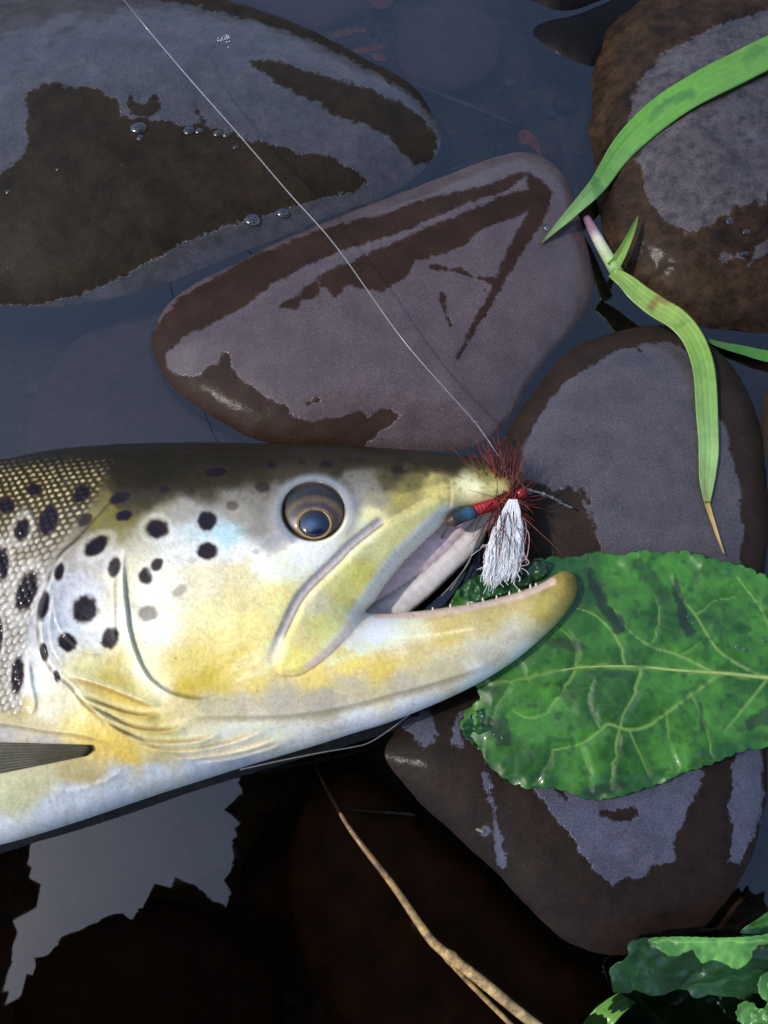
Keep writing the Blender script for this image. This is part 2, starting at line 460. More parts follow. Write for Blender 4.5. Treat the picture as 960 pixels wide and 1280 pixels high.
def SK(pts, w): return lambda x, y: w-seg_dist(x, y, pts)[0]
def UN(*f): return lambda x, y: np.maximum.reduce([g(x, y) for g in f])
def NOT(f): return lambda x, y: -f(x, y)
def EL(cx, cy, r): return lambda x, y: r-np.hypot(x-cx, y-cy)

def dk(k, *cs): return [tuple(v*k*.95 for v in c) for c in cs]
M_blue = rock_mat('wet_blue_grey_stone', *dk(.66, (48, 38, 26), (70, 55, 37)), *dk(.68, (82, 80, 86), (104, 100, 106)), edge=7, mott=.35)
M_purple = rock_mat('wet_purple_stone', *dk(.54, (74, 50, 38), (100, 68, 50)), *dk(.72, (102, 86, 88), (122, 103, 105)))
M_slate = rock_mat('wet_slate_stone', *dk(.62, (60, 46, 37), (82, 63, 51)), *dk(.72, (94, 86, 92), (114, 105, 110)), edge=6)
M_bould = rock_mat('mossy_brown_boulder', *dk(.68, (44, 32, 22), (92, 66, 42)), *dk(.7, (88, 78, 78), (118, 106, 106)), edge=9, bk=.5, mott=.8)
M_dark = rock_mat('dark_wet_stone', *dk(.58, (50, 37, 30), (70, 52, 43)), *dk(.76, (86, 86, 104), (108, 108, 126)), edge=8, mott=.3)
M_orange = rock_mat('orange_brown_stone', *dk(.68, (58, 36, 19), (84, 53, 26), (58, 36, 19), (84, 53, 26)), coat=0.3)
M_rust = rock_mat('rust_brown_stone', *dk(.85, (66, 40, 20), (104, 62, 28), (66, 40, 20), (104, 62, 28)), coat=0.3)
M_sub = rock_mat('submerged_mauve_stone', *dk(1.0, (106, 84, 84), (132, 106, 104), (106, 84, 84), (132, 106, 104)), coat=0.3)
M_black = rock_mat('black_wet_stone', *dk(.4, (22, 18, 15), (34, 27, 22), (50, 50, 58), (64, 64, 72)), coat=.5)

# upper-left big stone
P1 = [(35,112),(46,108),(60,106),(90,108),(120,112),(135,120),(146,126),(150,142),(165,148),(178,146),(205,150),(225,157),(240,158),(250,150),(258,160),(280,160),(300,170),(312,176),(340,180),(370,190),(400,194),(412,195),(430,205),(448,218),(463,228),(440,240),(400,249),(330,270),(270,285),(235,300),(200,320),(170,336),(140,350),(100,368),(60,378),(30,381),(0,378),(-80,372),(-70,230),(-30,225),(0,218),(14,206),(25,200),(36,182),(32,160),(36,140),(30,130)]
P1b = [(160,118),(166,118),(168,128),(180,132),(188,128),(192,118),(199,122),(200,138),(192,146),(176,146),(162,142)]
P1c = [(242,134),(248,136),(256,150),(256,158),(248,154)]
P1d = [(312,78),(340,74),(380,86),(420,100),(460,112),(500,128),(530,150),(546,172),(545,190),(532,205),(518,207),(505,190),(480,166),(455,155),(420,146),(400,128),(370,118),(340,98)]
film1 = NOT(UN(PS(P1), PS(P1b), PS(P1c), PS(P1d), SK([(190,-12),(230,-4),(320,16),(400,45),(470,80),(530,118),(560,160)], 9)))  # the long edge stroke paints the shaded upper rim brown
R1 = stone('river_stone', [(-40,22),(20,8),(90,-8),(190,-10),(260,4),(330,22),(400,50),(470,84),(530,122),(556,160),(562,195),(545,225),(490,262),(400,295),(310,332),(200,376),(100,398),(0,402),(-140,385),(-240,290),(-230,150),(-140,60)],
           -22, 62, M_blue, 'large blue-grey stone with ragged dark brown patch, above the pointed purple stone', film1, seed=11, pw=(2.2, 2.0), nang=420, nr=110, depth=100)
# middle purple stone
T1 = [(185,470),(182,440),(196,405),(230,368),(300,328),(350,306),(400,288),(440,276),(479,268),(522,252),(563,242),(616,230),(645,216),(660,217),(649,226),(635,238),(600,249),(554,267),(507,288),(480,298),(430,312),(380,333),(342,355),(305,383),(267,405),(227,424),(210,438)]
T2 = [(346,383),(370,370),(399,346),(439,327),(480,311),(491,305),(538,283),(585,264),(632,244),(660,236),(660,217),(679,227),(690,242),(685,264),(672,289),(647,327),(629,355),(607,392),(585,430),(569,455),(588,411),(607,377),(619,355),(626,333),(641,302),(660,264),(635,274),(594,292),(579,308),(560,314),(541,321),(516,327),(510,345),(497,355),(479,364),(461,362),(436,357),(425,366),(417,371),(410,362),(399,355),(398,366),(392,374),(380,376),(370,386)]
T3 = [(185,440),(208,439),(206,448),(208,458),(220,469),(235,472),(249,471),(256,463),(264,457),(274,455),(277,439),(284,440),(286,446),(288,458),(305,477),(327,492),(342,502),(358,508),(367,520),(386,527),(417,522),(449,514),(461,520),(472,511),(501,519),(470,545),(450,565),(380,610),(300,600),(180,540)]
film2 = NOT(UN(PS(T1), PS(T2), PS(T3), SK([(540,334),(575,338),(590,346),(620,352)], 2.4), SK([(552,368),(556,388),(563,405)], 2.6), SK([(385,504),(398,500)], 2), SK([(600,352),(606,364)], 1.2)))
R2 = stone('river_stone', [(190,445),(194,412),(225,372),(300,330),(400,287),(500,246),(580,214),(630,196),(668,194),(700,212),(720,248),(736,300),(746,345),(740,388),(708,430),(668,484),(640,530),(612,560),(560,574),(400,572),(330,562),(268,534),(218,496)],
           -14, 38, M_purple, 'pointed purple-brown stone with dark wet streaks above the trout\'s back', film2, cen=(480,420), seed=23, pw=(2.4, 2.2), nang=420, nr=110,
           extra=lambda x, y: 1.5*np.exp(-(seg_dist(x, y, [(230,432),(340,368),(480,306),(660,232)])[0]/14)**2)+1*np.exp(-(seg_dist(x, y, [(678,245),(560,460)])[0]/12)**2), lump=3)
# slate stone right of the snout
S3 = [(649,574),(660,550),(671,529),(686,502),(709,476),(742,454),(776,437),(810,429),(840,427),(859,440),(892,514),(911,536),(915,570),(926,615),(930,660),(926,705),(915,760),(760,760),(750,694),(744,667),(739,649),(727,619),(712,607),(690,611),(660,604),(649,592)]
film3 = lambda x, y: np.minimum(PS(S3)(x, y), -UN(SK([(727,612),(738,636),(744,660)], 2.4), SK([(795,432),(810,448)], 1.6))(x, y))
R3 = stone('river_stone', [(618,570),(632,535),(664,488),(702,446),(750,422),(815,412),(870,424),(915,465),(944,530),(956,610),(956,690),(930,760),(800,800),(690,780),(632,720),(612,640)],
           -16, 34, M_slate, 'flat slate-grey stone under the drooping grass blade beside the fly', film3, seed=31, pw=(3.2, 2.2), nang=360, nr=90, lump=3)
# boulder top right
S4 = [(821,77),(838,62),(854,50),(875,44),(895,34),(930,22),(960,10),(1010,0),(1010,240),(960,236),(952,262),(944,250),(932,262),(915,256),(912,268),(905,269),(888,286),(861,292),(841,282),(825,268),(814,255),(806,236),(804,218),(796,200),(801,188),(790,160),(787,134),(797,101)]
S4b = [(938,330),(950,300),(990,290),(1000,330),(965,312)]
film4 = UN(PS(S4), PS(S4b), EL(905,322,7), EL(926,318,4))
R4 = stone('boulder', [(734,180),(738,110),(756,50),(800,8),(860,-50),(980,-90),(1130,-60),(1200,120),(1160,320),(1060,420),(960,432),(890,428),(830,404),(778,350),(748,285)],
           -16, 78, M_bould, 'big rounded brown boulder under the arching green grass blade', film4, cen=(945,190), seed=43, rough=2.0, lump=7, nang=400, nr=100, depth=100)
# lower right stone under the leaf
S5a = [(610,955),(640,960),(682,1003),(700,1030),(718,1045),(728,1068),(742,1087),(767,1111),(780,1098),(803,1099),(815,1082),(839,1075),(842,1050),(851,1033),(860,1005),(872,991),(881,966),(850,955),(803,960),(740,965),(690,975)]
S5b = [(918,930),(951,930),(956,997),(944,1039),(924,1081),(909,1078),(915,1050),(912,1009)]
S5c = [(498,900),(535,885),(548,915),(545,930),(530,936)]
S5d = [(567,893),(582,888),(576,915),(580,932),(568,930)]
film5 = lambda x, y: np.minimum(UN(PS(S5a), PS(S5b), PS(S5c), PS(S5d), SK([(607,969),(617,1010),(622,1045),(628,1081)], 4.5), EL(607,1039,7))(x, y), -UN(SK([(748,1015),(770,1020),(790,1016)], 7), SK([(700,985),(712,1004)], 4), EL(640,985,12))(x, y))  # patches and streaks trace reflected sky, put into the stone colour
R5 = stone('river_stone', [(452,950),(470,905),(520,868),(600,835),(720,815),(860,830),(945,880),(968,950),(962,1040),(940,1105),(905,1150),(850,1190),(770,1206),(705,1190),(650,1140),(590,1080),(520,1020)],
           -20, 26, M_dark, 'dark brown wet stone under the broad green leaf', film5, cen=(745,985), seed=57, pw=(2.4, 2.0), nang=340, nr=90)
R6 = stone('river_stone', [(385,1000),(440,960),(530,1000),(620,1090),(700,1180),(760,1230),(760,1330),(640,1400),(470,1360),(390,1230),(360,1100)],
           -80, -34, M_rust, 'submerged orange-brown stone behind the straw stalks', None, seed=61, nang=200, nr=50, depth=120)
R7 = stone('river_stone', [(492,62),(500,28),(530,8),(570,4),(610,20),(626,52),(618,88),(590,110),(545,116),(508,98)],
           -52, -26, M_sub, 'round mauve pebble under the water behind the large blue-grey stone', None, seed=67, nang=160, nr=40, depth=50)
R8 = stone('river_stone', [(661,52),(662,42),(672,36),(710,28),(750,12),(800,-20),(830,10),(800,50),(760,82),(738,94),(712,84),(680,68)],
           -10, 12, M_black, 'black wet stone wedged against the big boulder', None, seed=71, nang=160, nr=40, depth=80)
R9 = stone('river_stone', [(640,-6),(668,10),(700,20),(735,14),(770,-6),(800,-60),(760,-110),(660,-100),(625,-50)],
           -8, 18, M_black, 'black stone edge behind a bright strip of water', None, seed=73, nang=160, nr=40, depth=80)
R10 = stone('river_stone', [(60,470),(110,420),(190,395),(260,400),(310,460),(350,540),(330,640),(180,680),(60,620),(30,540)],
           -60, -24, M_sub, 'submerged mauve-grey slab between the trout and pointed stone', None, seed=79, nang=200, nr=50, depth=60)
R11 = stone('river_stone', [(944,530),(952,492),(980,470),(1060,470),(1100,560),(1060,650),(985,640),(952,590)],
           -14, 22, M_slate, 'brown stone edge right of the flat slate-grey stone', None, seed=83, nang=160, nr=40, depth=80)
R12 = stone('river_stone', [(-100,-70),(60,-80),(95,-45),(70,-14),(30,8),(-20,24),(-90,20),(-150,-20)],
           -24, 20, M_purple, 'mauve stone showing above the large blue-grey stone', lambda x, y: 20+0*x, seed=89, nang=160, nr=40, depth=80)
R13 = stone('river_stone', [(250,-20),(330,-80),(470,-90),(520,-40),(480,10),(440,26),(400,40),(340,20)],
           -60, -30, M_sub, 'sunken slate slab behind the reddish leaf litter', None, seed=91, nang=160, nr=40, depth=50)
for oo, zz, lb, sdv in (([(40,1190),(110,1130),(230,1130),(330,1190),(350,1290),(240,1360),(90,1350),(20,1280)], -150, 'sunken dark stone below the sky reflection beside trout\'s belly', 101),
                        ([(330,1040),(400,1010),(470,1060),(480,1150),(420,1200),(340,1170),(300,1100)], -190, 'sunken dark stone left of the straw stalks', 103),
                        ([(640,110),(690,96),(730,130),(735,200),(715,250),(690,190),(650,180),(620,150)], -66, 'sunken brown stone between pebble and boulder', 107)):
    stone('river_stone', oo, zz-30, zz, M_sub if sdv == 107 else M_orange, lb, None, seed=sdv, nang=140, nr=36, depth=100)

# gravel on the bed
gm = MB()
for i in range(900):
    px = rng.uniform(-60, 1020); py = rng.uniform(-60, 1340) if i % 3 else rng.uniform(-40, 240)
    q = unproj(px, py, -80); z = float(bed_z(q[0], q[1])); s = rng.uniform(3, 11)*(1 if rng.random() < .85 else 1.8)
    c = lin(np.array([(96,78,66),(78,66,60),(112,96,82),(92,64,46),(66,56,52)][rng.integers(5)])*rng.uniform(0.7, 1.1))
    gm.blob((q[0], q[1], z+s*0.1), (s*rng.uniform(.8, 1.4), s*rng.uniform(.7, 1.2), s*.55), c, 8, 5)
M_gravel = col_mat('bed_gravel', 0.6, nscale=900, namp=0.4)
gm.build('gravel', M_gravel, kind='stuff', label='fine brown gravel scattered over the stream bed', cat='gravel')

# ------------------------------------------------------------------ the trout
trout = empty('trout', unproj(300, 760, -40), 'spotted brown trout lying on its side with its jaws open', 'fish')
FO_raw = [(0,574),(60,563),(130,556),(220,553),(330,554),(430,557),(520,563),(585,571),(625,578),(648,588),(656,602),(648,618),(632,627),
      (604,634),(578,638),(562,646),(548,660),(530,677),(503,704),(482,731),(468,752),(457,765),(478,767),(510,765),(545,761),(600,752),(640,742),(676,729),(690,720),(704,713),(717,717),(722,731),(718,750),
      (700,775),(670,804),(640,828),(600,853),(560,873),(520,890),(480,905),(440,917),(400,930),(350,945),(300,960),(250,976),(200,992),(150,1009),(100,1026),(50,1042),(0,1056),
      (-100,1078),(-400,1085),(-900,1015),(-1400,905),(-1750,850),(-1850,850),(-1960,900),(-2130,985),(-2120,900),(-2080,800),(-2120,700),(-2140,600),(-1960,700),(-1850,740),(-1750,742),(-1400,700),(-900,640),(-400,596),(-100,580)]
FO = smooth_closed(FO_raw, 5)
STEP = 1.5
xs = np.concatenate([np.arange(-2150, -60, 14.0), np.arange(-56, 728, STEP)]); ys = np.arange(546, 1092, STEP)
fx, fy, FQ, fb, fd = clipped_grid(FO, xs, ys)
def z0f(x): return 34+24*sstep(250, 700, x)
def Tf(x): return np.interp(x, [-2150, -1850, -1750, -1300, -600, 0, 330, 480, 600, 720], [6, 8, 26, 62, 100, 108, 104, 92, 76, 48])
RR = 150.0
tt = np.clip(fd/RR, 0, 1)
H = Tf(fx)*np.sqrt(np.clip(1-(1-tt)**2.2, 0, 1))
# soften the medial ridges of the distance field (grid blur)
ng = {}
gi = np.round((fx-xs[0])/1e9).astype(int)
def blurgrid(val, px, it):
    ix = np.searchsorted(xs, fx-0.75); iy = np.searchsorted(ys, fy-0.75)
    ix = np.clip(ix, 0, len(xs)-1); iy = np.clip(iy, 0, len(ys)-1)
    G = np.zeros((len(ys), len(xs))); Wt = np.zeros_like(G)
    G[iy, ix] = val; Wt[iy, ix] = 1
    for _ in range(it):
        for ax in (0, 1):
            for A in (0, 1):
                M_ = G if A == 0 else Wt
                cs = np.cumsum(np.pad(M_, [(px+1, px) if a == ax else (0, 0) for a in (0, 1)]), axis=ax)
                sl1 = [slice(None)]*2; sl2 = [slice(None)]*2
                sl1[ax] = slice(2*px+1, None); sl2[ax] = slice(0, -(2*px+1))
                M_ = (cs[tuple(sl1)]-cs[tuple(sl2)])/(2*px+1)
                if A == 0: G = M_
                else: Wt = M_
    return (G/np.maximum(Wt, 1e-6))[iy, ix]
Hb = blurgrid(H, 9, 3)
H = H+(Hb-H)*sstep(4, 40, fd)*(fx > -56)
edge = sstep(0, 14, fd)
def SD(pts, sm=True):
    p = smooth_open(pts, 4) if sm else pts
    return seg_dist(fx, fy, p)
dz = np.zeros_like(fx)
col = np.zeros((len(fx), 3))
# ---- colour ground from local pigment; grey-lilac head points include the sky's sheen
CP = """0 565 30 27 20;150 562 30 27 20;300 565 32 29 22;450 566 32 29 22;560 573 38 34 22;0 585 52 44 26;80 582 46 40 26;200 585 48 42 28;300 590 52 46 32;420 585 46 42 30;500 590 52 48 34
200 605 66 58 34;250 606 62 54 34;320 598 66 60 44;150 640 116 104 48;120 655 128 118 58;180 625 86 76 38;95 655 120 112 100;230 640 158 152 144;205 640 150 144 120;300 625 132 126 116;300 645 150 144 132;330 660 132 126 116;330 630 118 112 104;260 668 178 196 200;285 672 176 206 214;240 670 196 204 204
210 720 232 226 208;190 740 240 236 222;190 785 248 244 230;225 690 222 220 214;250 720 222 212 180;300 715 218 206 162;330 700 240 234 226;300 692 226 222 220;270 770 228 216 164;320 780 234 216 142;240 830 214 194 112;260 850 200 178 76;230 858 194 170 66;290 830 218 196 110;350 740 240 220 150;350 710 246 238 214;375 700 248 240 222;410 688 250 244 224;445 662 250 240 206;310 745 216 204 150;280 800 226 210 140
110 735 200 200 206;120 790 214 214 214;80 780 188 194 204;110 830 214 204 150;140 850 200 180 96;150 790 226 222 198;130 700 190 184 176;70 740 186 188 196;150 740 214 208 180;150 820 206 190 120
155 720 222 214 182;158 780 246 240 220;172 820 246 236 198;200 856 238 222 168;232 882 212 198 150
30 720 166 160 154;20 780 182 182 188;20 850 188 188 194;30 640 140 124 92;30 605 82 68 38;100 615 98 86 50;60 690 172 164 148;70 660 150 136 108;20 890 200 182 126;10 680 160 148 128;40 800 196 194 196
50 850 240 234 222;45 820 226 222 216;60 890 232 222 194;90 912 232 212 140;110 922 230 202 112;130 932 222 188 92;80 870 230 220 190;60 915 214 196 150
40 985 198 192 150;100 965 190 172 120;150 965 200 204 212;200 965 206 212 224;250 955 202 208 222;0 1042 224 226 232;60 1015 214 218 226;20 1000 204 202 162;100 1000 208 214 224;300 948 196 204 220;150 990 206 212 222;0 925 176 170 168;60 925 176 172 170
140 880 214 194 96;180 900 218 198 112;200 930 222 204 132;250 930 236 228 198;300 920 238 232 216;160 945 222 188 86;120 885 216 200 130;340 915 236 230 214;200 950 210 196 150
300 880 188 178 156;260 882 192 182 152;400 872 180 172 158;350 872 184 176 158;320 850 222 202 124;440 852 188 178 150;400 850 222 198 114;480 838 214 188 98;440 830 236 210 112;500 852 194 184 162;560 832 194 184 150;600 812 202 196 176;640 790 202 196 180;620 772 190 174 112;560 792 200 180 104;680 760 176 160 86;700 737 154 138 70;716 732 126 114 60;640 752 194 172 122;550 772 212 188 130;520 815 204 188 130;660 785 196 188 150
470 790 252 248 244;440 806 246 234 222;500 790 250 242 222;475 775 248 244 246;520 785 240 228 190;420 822 240 214 140
450 908 240 240 242;520 882 244 244 246;600 847 242 240 236;650 812 236 234 224;380 928 230 228 222;300 935 226 222 212
370 820 242 218 124;400 785 244 222 132;430 745 242 218 130;400 752 228 218 176;450 722 246 220 120;480 690 240 224 158;500 672 240 224 150;540 645 238 226 156;380 790 228 212 148
590 610 234 228 184;540 612 216 200 122;500 625 176 160 90;480 598 74 68 44;560 582 48 44 28;610 592 132 122 64;640 598 112 84 42;460 605 132 126 118;440 630 144 140 140;470 645 232 222 170;470 625 150 142 120;520 600 110 100 56;620 612 190 180 120
380 690 246 242 232;340 672 160 158 160;355 665 148 148 154;345 610 104 100 92;440 600 118 114 108;400 592 96 92 86;310 610 96 90 78"""
CPA = np.array([[float(v) for v in r.split()] for r in CP.replace('\n', ';').split(';') if r.strip()])
ccol = lin(CPA[:, 2:5])**0.5
wx = fx+6*fbm(fx/24, fy/24, 0, 301, 3); wy = fy+5*fbm(fx/24, fy/24, 9, 302, 3)
Wsum = np.zeros(len(fx))
for (cx, cy), cc in zip(CPA[:, :2], ccol):
    d2 = (np.maximum(wx, -10)-cx)**2*0.8+(wy-cy)**2*1.25
    wgt = 1.0/(d2+90.0)**2.05
    col += wgt[:, None]*cc; Wsum += wgt
col = (col/Wsum[:, None])**2
def paint(m, c, lit=False):
    global col
    m = np.clip(m, 0, 1)[:, None]; col = col*(1-m)+(lin(c) if not lit else np.asarray(c))*m
# beyond the frame the flank keeps its back/flank/belly zones
vv = (fy-560)/480.0
far = sstep(-20, -120, fx)
paint(far*1.0, (170, 160, 140)); paint(far*sstep(.32, .12, vv), (50, 44, 28)); paint(far*sstep(.62, .85, vv), (214, 212, 206))

# ---- scales on the flank
scale_edge = [(175,560),(160,575),(138,600),(124,630),(98,664),(76,697),(60,735),(47,775),(40,815),(34,845),(36,900)]
sdist, st_, sside, *_ = SD(scale_edge)
left = np.where(sside > 0, 1, -1)*sdist        # >0 on the body side
if left[np.argmin((fx-10)**2+(fy-750)**2)] < 0: left = -left
smask = sstep(0, 16, left)*(fx > -57)*sstep(566, 576, fy)*sstep(905, 880, fy)
pit = np.interp(fy, [565, 610, 660, 740, 900], [6.6, 7.6, 8.8, 9.8, 10.5])
ycum = np.interp(fy, np.arange(540, 930, 1.0), np.cumsum(1.0/np.interp(np.arange(540, 930, 1.0), [565, 610, 660, 740, 900], [5.2, 6.2, 7.4, 8.6, 9.4])))
vrow = ycum+fx*0.028+0.25*fbm(fx/40, fy/40, 0, 78, 2)
row = np.floor(vrow); fv = vrow-row-0.5
uu = (fx+0.22*fy)/9.0+0.5*(row % 2)+0.3*fbm(fx/26, fy/26, 0, 77, 3)
cellx = np.floor(uu); fu = uu-cellx-0.5
sr = np.sqrt((fu*1.02)**2*1.0+(fv*1.0)**2)
sc = sstep(0.52, 0.18, sr)
jit = hash3(cellx.astype(np.int64), row.astype(np.int64), np.zeros(len(fx), np.int64), 5)
upz = sstep(740, 620, fy)
dz += smask*(1.1*sc*(1+0.4*jit))
up_c = lin((196, 176, 128))*(1+0.35*jit[:, None]); lo_c = lin((180, 171, 156))*(1+0.22*jit[:, None])
gap_c = np.where((upz > .5)[:, None], lin((44, 36, 20)), lin((112, 106, 104)))
gap = upz[:, None]*lin((46, 38, 22))+(1-upz[:, None])*lin((100, 94, 86))
scc = upz[:, None]*up_c+(1-upz[:, None])*lo_c
dot = sstep(0.16+0.10*(1-upz), 0.0, sr-0.18-0.14*(1-upz))
mm = (smask*0.9)[:, None]; col = col*(1-mm)+(gap*(1-dot[:, None])+scc*dot[:, None])*mm
paint(sstep(592, 572, fy)*0.75*(fx > -60), (36, 32, 24))

# ---- gill cover, cheek plates and folds (relief, with edge lines darkened in the colour)
def lip(pts, h, wdt, side=1, cut=2.0, dark=0.0, dcol=(70, 55, 30), dw=2.2):
    dw = dw*1.25
    """a plate edge: raised on one side of the line, dropping sharply on the other"""
    global dz
    d, t, s, *_ = SD(pts)
    fade = sstep(0, .22, t)*sstep(1, .78, t)
    cut = cut*1.8; on = (s*side > 0)
    dz = dz+fade*np.where(on, h*np.exp(-d/wdt)*sstep(0, cut, d), -h*0.2*np.exp(-d/(wdt*0.5))*sstep(-.5, cut, d))
    if dark: paint(fade*dark*np.exp(-((d-np.where(on, 0, 0.8))/dw)**2), dcol)
GILL = [(138,628),(118,650),(96,674),(76,692),(66,712),(57,735),(48,765),(47,785),(51,812),(60,831),(72,846),(86,857),(105,880),(125,898),(146,932)]
d, t, s, *_ = SD(GILL)
lip(GILL, 9, 26, -1, 2.5, 0.75, (60, 50, 40), 2.0)
paint(0.6*np.exp(-(d/1.6)**2)*sstep(.6, .2, t), (24, 20, 18))
lip([(64,742),(66,765),(72,786),(84,800),(98,812),(116,818),(134,816),(142,810)], 1.8, 8, -1, 1.5, 0.35, (130, 120, 96), 1.3)
lip([(68,735),(62,758),(60,790),(66,815),(82,838)], 1.6, 8, -1, 1.5, 0.25, (150, 145, 140), 1.2)
PRE = [(160,676),(157,705),(157,735),(160,762),(163,786),(172,817),(187,845),(212,864),(240,872),(258,872),(274,867),(288,857)]
lip(PRE, 6, 12, 1, 2.0, 0.7, (128, 100, 40), 1.7)
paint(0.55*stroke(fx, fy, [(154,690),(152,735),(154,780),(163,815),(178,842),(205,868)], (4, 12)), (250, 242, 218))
lip([(148,700),(145,740),(146,785),(150,812)], 2, 8, 1, 2, 0.2, (150, 138, 100), 1.5)
F1 = [(80,846),(107,853),(135,862),(160,872),(185,882),(202,890)]
folds = [F1, [(97,868),(118,876),(140,884),(160,890),(180,893),(202,890)], [(97,871),(125,889),(155,904),(182,911),(212,911),(238,902)],
         [(122,896),(160,917),(187,926),(225,927),(257,922),(276,911)], [(165,926),(200,935),(240,936),(290,926),(335,909)], [(200,941),(240,945),(300,936),(352,920)], [(240,952),(300,944),(360,926)]]
for q, f_ in enumerate(folds):
    lip(f_, 9 if q < 4 else 7, 12, 1 if q != 0 else -1, 1.8, 0.7 if q < 5 else .5, (150, 112, 34), 2.0)
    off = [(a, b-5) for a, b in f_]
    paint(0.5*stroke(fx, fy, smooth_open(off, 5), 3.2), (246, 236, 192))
# small creases on the throat
for q in range(9):
    x0 = 400+q*17; y0 = 906-q*4.2
    lip([(x0, y0), (x0+5, y0+7), (x0+16, y0+8)], 1.5, 5, -1, 1.5, 0.25, (170, 165, 170), 1.2)
# throat ridge
lip([(200,896),(240,899),(300,899),(360,897),(415,890),(480,874),(560,852),(610,834),(650,806)], 4, 14, -1, 3, 0.4, (160, 146, 100), 2.5)
lip([(380,927),(400,918),(430,911),(470,903)], 2.5, 8, 1, 2, 0.3, (150, 148, 160), 2)
# belly fold by the pectoral fin
lip([(-40,905),(10,908),(60,916),(100,921),(130,930),(148,940)], 5, 12, -1, 2, 0.4, (120, 105, 80), 2)
lip([(40,900),(48,880),(42,850),(40,820)], 4, 12, -1, 3, 0.0)
lip([(60,982),(90,984),(130,972),(155,955)], 3, 10, 1, 3, 0.0)

# ---- upper jaw bone (maxilla) plate and its groove
MX = smooth_closed([(486,650),(462,667),(440,685),(425,701),(405,720),(386,739),(373,757),(361,782),(351,805),(343,827),(346,842),(358,846),(378,842),(400,828),(425,806),(446,782),(457,765),(475,735),(505,700),(535,672),(556,648),(556,622),(530,626)], 4)
ms = poly_sd(fx, fy, MX)
dz += np.where(ms > 0, 4.5*sstep(-1, 11, ms)*(0.6+0.4*np.exp(-ms/22)), -1.5*np.exp(ms/6))*sstep(566, 520, fx)
GR = [(478,656),(462,668),(440,686),(424,703),(405,721),(386,740),(374,757),(362,782),(352,805),(344,827)]
GRl = [(a-4.5, b-4) for a, b in GR]
paint(0.85*stroke(fx, fy, smooth_open(GRl, 4), (5.5, 6.5), 1.5)*sstep(835, 800, fy), (176, 168, 176))
dz += -3.5*stroke(fx, fy, smooth_open(GRl, 4), 5)*sstep(840, 800, fy)
d, t, s, *_ = SD(GR); paint(0.8*np.exp(-(d/1.3)**2), (70, 62, 62))
d, t, s, *_ = SD([(344,827),(346,842),(358,846),(378,842),(400,828),(425,806)]); paint(0.45*np.exp(-(d/1.4)**2), (150, 120, 90))
# olive tooth-like pigment at the front of the groove
paint(0.5*stroke(fx, fy, [(458,664),(475,656),(492,650)], 3)*sstep(-.2, .4, fbm(fx/3, fy/3, 0, 8, 2)), (150, 136, 80))
# pale lip along the mouth, pink toward the corner
paint(0.95*stroke(fx, fy, smooth_open([(560,644),(530,670),(500,700),(480,727),(463,752),(449,772)], 4), 14, 5), (250, 236, 228))
paint(0.75*stroke(fx, fy, smooth_open([(449,772),(432,792),(408,815),(384,832)], 4), (10, 4), 3), (232, 206, 200))
paint(0.5*stroke(fx, fy, smooth_open([(548,665),(522,690),(500,714),(480,742)], 4), 4, 2), (222, 190, 186))
# lip striations
ls, lt, lss, *_ = SD([(560,644),(530,670),(500,700),(480,727),(463,752)])
dz += 0.8*np.sin(lt*150)*np.exp(-(ls/9)**2)
# lower jaw: white inner corner, yellow band, pale streak, rosy gum rim
paint(0.5*stroke(fx, fy, smooth_open([(410,828),(450,816),(490,802),(540,795),(590,786)], 4), (5, 2.5)), (252, 240, 200))
paint(0.8*stroke(fx, fy, smooth_open([(470,770),(520,769),(560,764),(610,754),(650,744),(690,727)], 4), (3.5, 5), 2), (226, 196, 186))
lip([(480,800),(520,797),(560,792),(600,787)], 1.8, 7, -1, 2, 0.2, (180, 160, 100), 2)
lip([(690,722),(683,735),(672,748)], 2.0, 8, 1, 2, 0.15, (120, 105, 50), 2)
# snout: groove between lip and nose, nostril
lip([(561,597),(563,612),(562,640)], 3.5, 10, -1, 2, 0.6, (120, 104, 70), 2)
paint(0.5*stroke(fx, fy, [(475,604),(500,612),(530,606),(555,600)], 6), (86, 76, 36))
# freckled olive on snout & upper head
fk = sstep(.25, .7, fbm(fx/5, fy/5, 0, 55, 3))
paint(0.35*fk*sstep(650, 600, fy), (52, 46, 26))
paint(0.12*sstep(.1, .8, fbm(fx/7, fy/7, 0, 58, 3))*sstep(640, 700, fy)*(fx > 160), (178, 150, 70))
paint(0.16*sstep(.1, .8, fbm(fx/4, fy/9, 0, 59, 3))*(fx < 165)*(fx > 60), (110, 108, 112))
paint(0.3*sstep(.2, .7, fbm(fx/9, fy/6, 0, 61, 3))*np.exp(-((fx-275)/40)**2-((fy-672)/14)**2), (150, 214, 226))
# pale rays fanning from the maxilla onto the cheek
for q in range(5):
    x0 = 345+q*2; y0 = 806+q*6
    paint(0.3*stroke(fx, fy, smooth_open([(352, 798+q*5), (x0-24, y0+9+2*(q%2)), (x0-50-6*(q%3), y0+20)], 5), (6, 1.5)), (250, 244, 214))
# ---- nostril
nd = ell(fx, fy, 503, 585, 11, 6, -8); paint(sstep(1.1, .7, nd), (22, 18, 18)); dz += -3*sstep(1.2, .4, nd)+1.5*np.exp(-((nd-1.4)/.3)**2)
nd = ell(fx, fy, 508, 584, 5, 4, 0); paint(sstep(1.1, .6, nd), (96, 74, 72)); dz += 2*sstep(1.1, .3, nd)
